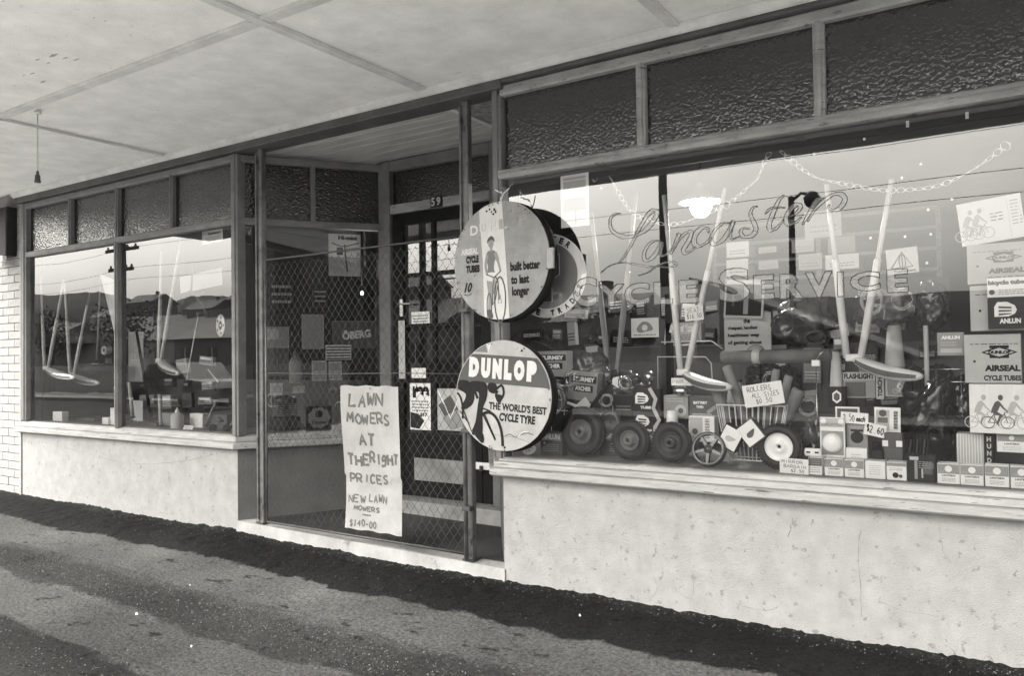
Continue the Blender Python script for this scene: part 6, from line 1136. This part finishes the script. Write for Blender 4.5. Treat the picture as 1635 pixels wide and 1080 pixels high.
t, w_, h_ = lbox((291, 679, 306, 689), .1, WHITE, 'little white card lying in front of the long carton', 'price_card', 'card', .003, rx=rad(-30)); tlines(t, w_, h_, .2, .2, .8, .8, 2, GREY2, seed=4)
lbox((212, 640, 228, 667), .5, GREY1, 'pale carton standing at the middle of the left window'); lbox((255, 660, 278, 682), .3, GREY2, 'grey carton left of the white bottle'); lbox((120, 668, 150, 678), .3, GREY3, 'flat dark carton between the cream and tiny cartons'); lbox((222, 675, 250, 686), .2, GREY3, 'flat grey carton right of the mullion')
p, w_, h_ = at(277, 651, 289, 684, .18, DL); t = thing('oil_bottle', 'white plastic bottle with pointed cap in the left window', 'bottle', p); b = MB(); b.lathe([(w_*.5, 0), (w_*.5, h_*.6), (w_*.35, h_*.72), (w_*.18, h_*.76), (0, h_*.77)], 20); obj('body', b, GREY1, t); b = MB(); b.lathe([(w_*.2, h_*.76), (w_*.14, h_*.85), (.002, h_)], 14); obj('cap', b, WPAINT, t)
for (px, py, lab) in ((340, 680, 'dark ball-ended horn in the left window, left of two'), (362, 684, 'dark ball-ended horn in the left window, right of two')):
    c = F(px, py, .12); t = thing('bulb_horn', lab, 'horn', (c.x, .12, DL+.03), rad(30), rad(-25), 0, 'bulb horns in the left window'); b = MB(); b.lathe([(0, -.03), (.022, -.022), (.03, 0), (.022, .02), (.01, .03), (.006, .035)], 18, Matrix.Rotation(rad(70), 4, 'Y')); obj('bulb', b, BLACK, t); b = MB(); b.lathe([(.006, .03), (.008, .06), (.028, .09)], 18, Matrix.Rotation(rad(70), 4, 'Y')); obj('bell_mouth', b, CHROME, t)
p0, p1, p2 = F(160, 438, .5), F(183, 447, .5), F(184, 538, .5); t = thing('pennant', 'white cloth pennant hanging beside the mullion in the left window', 'flag', p0); b = MB(); b.poly([(0, 0), (p1.x-p0.x, p1.z-p0.z), (p2.x-p0.x, p2.z-p0.z)], 0); b.poly([(0, 0), (p2.x-p0.x, p2.z-p0.z), (p1.x-p0.x, p1.z-p0.z)], .002); b.f[-1] = b.f[-1][::-1]; obj('cloth', b, WHITE, t)
def stick(label, a, c, y, r_, m, name='tool_handle', cat='tool'):
    A_, C_ = F(*a, y), F(*c, y); C_.z = max(C_.z, DL+.005); t = thing(name, label, cat, A_); d = C_-A_; b = MB(); b.tube([d*0, d*.5, d], [r_*.85, r_, r_*1.05], 10); obj('shaft', b, m, t); b = MB(); b.tube([d*.96, d*1.0], r_*1.5, 10); obj('ferrule', b, HUBD, t)
stick('long dark handle slanting across the middle of the left window', (213, 500), (241, 666), .55, .014, GREY4); stick('pale handle standing right of the mullion', (206, 611), (212, 668), .35, .016, GREY1); stick('thick pale axe handle in the left window', (254, 630), (257, 686), .2, .014, GREY1)
stick('thin bright rod slanting in the left window', (316, 505), (297, 612), .4, .005, WHITE, 'chrome_rod', 'rod'); stick('pale strut right of the pennant in the left window', (161, 430), (154, 582), .6, .008, GREY1, 'chrome_rod', 'rod'); stick('thin pale rod at the right of the left window', (332, 590), (350, 612), .3, .006, GREY1, 'chrome_rod', 'rod')
stick('slanting pale rod under the mullion top in the left window', (148, 440), (134, 520), .62, .006, GREY1, 'chrome_rod', 'rod'); stick('brush handle at the lower right of the left window', (345, 640), (328, 680), .3, .009, GREY2)
p, w_, h_ = at(143, 581, 181, 598, .5); t = thing('metal_bowl', 'shallow grey metal bowl hung beside the mullion', 'bowl', p); b = MB(); b.lathe([(w_*.5, h_), (w_*.45, h_*.5), (w_*.25, 0), (0, 0), (0, .004), (w_*.24, .006), (w_*.43, h_*.55), (w_*.48, h_)], 24); obj('bowl', b, HUBG, t); b = MB(); b.tube([(w_*.25*math.cos(a), w_*.25*math.sin(a), h_*1.0) for a in [rad(30*k) for k in range(12)]], .004, 6, True); obj('rim_wire', b, CHROME, t)
p = F(170, 560, .5); t = thing('headset_part', 'round dark-centred lamp body above the metal bowl', 'lamp', p); b = MB(); b.lathe([(0, -.02), (.02, -.02), (.024, -.03), (.04, -.032), (.045, -.01), (.03, .04), (0, .05)], 24, None, 'Y'); obj('body', b, GREY1, t); b = MB(); b.lathe([(0, -.022), (.02, -.022)], 16, None, 'Y'); obj('lens', b, BLK, t)
t, w_, h_ = box('hanging_leaflet', 'printed leaflet hanging at the top right of the left window', 'leaflet', (323, 366, 356, 388), .1, WHITE, .002, ry=rad(-2)); words(t, w_, h_, 'Homeware', .3, .6, .9, .8, GREY3, .05); tlines(t, w_, h_, .2, .15, .9, .5, 3, GREY2, seed=1)
box('pale_sheet', 'pale folded sheet behind the chainwheel', 'sheet', (288, 435, 355, 462), .8, WHITE, .003, ry=rad(-4)); box('pale_sheet', 'plain pale board low behind the long dark handle', 'board', (205, 530, 228, 610), .8, GREY1, .01)
filler('stacked_goods', 'box', 70, 350, ((590, 'top'), (622, 'middle'), (652, 'lowest')), 8, .78, .65, 'carton', 'at the back of the left window', 'dim cartons at the back of the left window', 90, (1, 4))
for i in range(9):
    px, py = 70+i*31, R_.uniform(655, 672); w2, h2 = R_.uniform(8, 20), R_.uniform(6, 14); p, w_, h_ = at(px, py, px+w2, py+h2, .35+.04*i, DL)
    t = thing('loose_part', f'{ORD[i]} loose metal part from the left on the left display floor', 'hardware', p, R_.uniform(0, 3), group='loose metal parts on the left display floor'); b = MB(); b.lathe([(0, h_*.6), (w_*.2, h_*.55), (w_*.28, h_*.2), (w_*.4, .0), (0, 0)], 10, Matrix.Diagonal((1, .6, 1, 1))); obj('body', b, (HUBG, CHROME, GREY1)[i % 3], t); b = MB(); b.tube([(-w_*.5, 0, .006), (w_*.5, .01, .008)], .005, 6); obj('pin', b, CHROME, t)
# a toy frame and bars at the top right
c = F(300, 480, .6); t = thing('bicycle_fork', 'dark curved fork and brackets hung high in the left window', 'bicycle part', c); b = MB(); b.tube([(-.1, 0, -.02), (-.05, 0, .06), (.05, 0, .08), (.12, 0, .03), (.2, 0, -.04), (.26, 0, -.12)], .012, 10); obj('blade', b, GREY3, t); b = MB(); b.tube([(.05, 0, .08), (.07, 0, .3)], .008, 8); b.tube([(.1, 0, .04), (.2, .02, .06)], .008, 8); obj('steerer', b, GREY2, t)

# ================================================================== SPLAYED SIDE WINDOW AND DOOR
def sbox(px, off, m, label, name, cat, d=.02, group=None, ry=0.):
    a, c = FV(px[0], px[3], A2, B2, off), FV(px[2], px[3], A2, B2, off); tz = FV((px[0]+px[2])/2, px[1], A2, B2, off).z; z = (a.z+c.z)/2; mid_ = (a+c)/2; w_ = Vector((c.x-a.x, c.y-a.y)).length; h_ = tz-z
    t = thing(name, label, cat, (mid_.x, mid_.y, z), ang, ry, 0, group); b = MB(); b.bbox((-w_/2, 0, 0), (w_/2, d, h_), .002); obj('board', b, m, t); return t, w_, h_
t, w_, h_ = sbox((525, 374, 576, 441), .08, GREY1, 'printed mower poster hanging at the top of the side window', 'hanging_poster', 'poster', .003); rect(t, w_, h_, 0, .45, 1, 1, WHITE); words(t, w_, h_, 'Hi-mist', .3, .86, .9, .96, BLK, .08); rect(t, w_, h_, .25, .5, .45, .68, GREY4, -.0014); b = MB(); b.line([(-.4*w_, .78*h_), (-.1*w_, .7*h_), (.1*w_, .72*h_), (.45*w_, .8*h_)], .008, -.0016); b.line([(.0, .75*h_), (.02*w_, .5*h_), (.08*w_, .1*h_)], .012, -.002); obj('print', b, GREY4, t); tlines(t, w_, h_, .55, .55, .9, .7, 4, GREY2, seed=2)
t, w_, h_ = sbox((531, 512, 600, 557), .12, GREY3, 'dark rectangular sign with pale capitals in the side window', 'hanging_sign', 'sign', .01); words(t, w_, h_, 'ÖBERG', .22, .35, .88, .7, WHITE, .05, rot=rad(6))
t, w_, h_ = sbox((520, 551, 561, 575), .10, WHITE, 'black and white striped card below the dark rectangular sign', 'striped_card', 'card', .003)
for k in range(5): rect(t, w_, h_, .03, .05+.19*k, .97, .13+.19*k, GREY4)
for px, lab, s in (((498, 576, 522, 609), 'left one of two small pale cards in the side window', 1), ((525, 577, 546, 608), 'right one of two small pale cards in the side window', 2)): t, w_, h_ = sbox(px, .12, GREY1, lab, 'small_card', 'card', .003); rect(t, w_, h_, .1, .5, .9, .9, GREY2); tlines(t, w_, h_, .1, .1, .9, .45, 3, GREY3, seed=s)
t, w_, h_ = sbox((482, 502, 518, 558), .16, GREY2, 'plain grey folder left of the dark rectangular sign', 'folder', 'folder', .01); t, w_, h_ = sbox((425, 522, 462, 556), .2, GREY2, 'upper grey packet at the left of the side window', 'packet', 'packet', .05); rect(t, w_, h_, .0, .4, .55, .9, GREY1)
t, w_, h_ = sbox((426, 556, 462, 600), .22, GREY3, 'lower dark packet at the left of the side window', 'packet', 'packet', .06); t, w_, h_ = sbox((468, 617, 487, 628), .1, GREY1, 'little pale carton above the oil drum badge', 'small_carton', 'box', .03)
p = FV(472, 612, A2, B2, .2); t = thing('oil_can', 'grey oil can with a rounded top in the side window', 'can', p); b = MB(); b.lathe([(.05, 0), (.05, .16), (.035, .19), (.014, .2), (.014, .235), (0, .237)], 24); obj('body', b, GREY2, t); b = MB(); b.lathe([(.018, .22), (.018, .245), (0, .246)], 14); obj('cap', b, HUBD, t)
t, w_, h_ = sbox((489, 649, 530, 686), .1, GREY4, 'dark card with a pale scalloped badge low in the side window', 'badge_card', 'card', .02); obj('badge', MB().poly([((.5+.03*math.cos(9*a))*w_*.85*math.cos(a), h_*.5+(.5+.03*math.cos(9*a))*h_*.9*math.sin(a)) for a in [2*math.pi*k/60 for k in range(60)]], -.001), GREY2, t); spot(t, w_, h_, .5, .66, .16, GREY4, -.0016); words(t, w_, h_, 'Trimmer', .2, .22, .8, .38, GREY4, .06, -.0016)
t = thing('mower_engine', 'dark mower engine with fins standing in the side window', 'engine', FV(455, 686, A2, B2, .3)); b = MB(); b.bbox((-.1, -.08, 0), (.1, .08, .1), .01); obj('crankcase', b, GREY4, t)
for k in range(6): b = MB(); b.bbox((-.07, -.07, .105+k*.016), (.07, .07, .112+k*.016), .002); obj('fin', b, HUBG, t)
b = MB(); b.lathe([(.08, .2), (.09, .21), (.09, .24), (.06, .26), (0, .265)], 24); obj('cowl', b, HUBD, t)
for k, (px, py, r_, y, m, lab) in enumerate(((436, 640, 13, .62, GREY1, 'pale coil of wire at the lower left of the side window'), (452, 664, 12, .6, CHROME, 'shiny coil of wire low in the side window'), (545, 650, 11, 1.0, GREY1, 'pale coil at the lower right of the side window'), (440, 590, 10, .62, CHROME, 'small shiny coil above the pale one in the side window'))): coil(lab, px, py, r_, y, m, 60+k*5)
for px, lab, m in (((432, 612, 452, 632), 'pale crushed carton low at the left of the side window', GREY1), ((540, 612, 556, 640), 'dark small carton left of the banner top in the side window', GREY3), ((500, 455, 522, 492), 'dark hanging packet above the folder in the side window', GREY4), ((430, 440, 470, 500), 'dark jacket-shaped bundle hanging high in the side window', GREY4)): t, w_, h_ = sbox(px, .26, m, lab, 'side_window_packet', 'packet', .04); tlines(t, w_, h_, .1, .2, .9, .8, 3, GREY2, seed=px[0])
# papers on the door glass
def dcard(px, m, label, name='door_card', y=.916, **k): return box(name, label, 'notice', px, y, m, .002, **k)
t, w_, h_ = dcard((657, 498, 686, 518), WHITE, 'small white notice on the door glass above the handle height'); tlines(t, w_, h_, .1, .1, .9, .8, 3, GREY3, seed=1)
t, w_, h_ = dcard((655, 612, 688, 687), WHITE, 'white poster with large letters ree low on the door', 'door_poster'); words(t, w_, h_, 'ree', .15, .68, .95, .93, BLK, .1); tlines(t, w_, h_, .1, .38, .9, .64, 4, GREY3, seed=2); words(t, w_, h_, '$17', .5, .28, .85, .37, BLK, .06); obj('printed_panel', MB().poly([(-.48*w_, .05*h_), (-.05*w_, .02*h_), (.2*w_, .2*h_), (-.1*w_, .34*h_), (-.48*w_, .38*h_)], -.001), GREY4, t)
t, w_, h_ = dcard((698, 621, 742, 688), GREY1, 'patterned poster right of the lettered one low on the door', 'door_poster'); obj('printed_panel', MB().poly([(-.45*w_, .6*h_), (0, .85*h_), (.3*w_, .5*h_), (-.1*w_, .2*h_)], -.001), GREY3, t); obj('printed_panel', MB().poly([(-.3*w_, .3*h_), (.4*w_, .55*h_), (.45*w_, .1*h_), (0, .02*h_)], -.0014), GREY2, t); obj('printed_panel', MB().line([(-.45*w_, .95*h_), (0, .3*h_), (.4*w_, .9*h_)], .012, -.0018), WHITE, t)
t, w_, h_ = dcard((637, 512, 647, 605), GREY1, 'narrow pale paper strip on the door stile below the handle', 'paper_strip', .898)
t, w_, h_ = dcard((657, 588, 680, 604), WHITE, 'torn white corner of paper above the lettered door poster', y=.914)
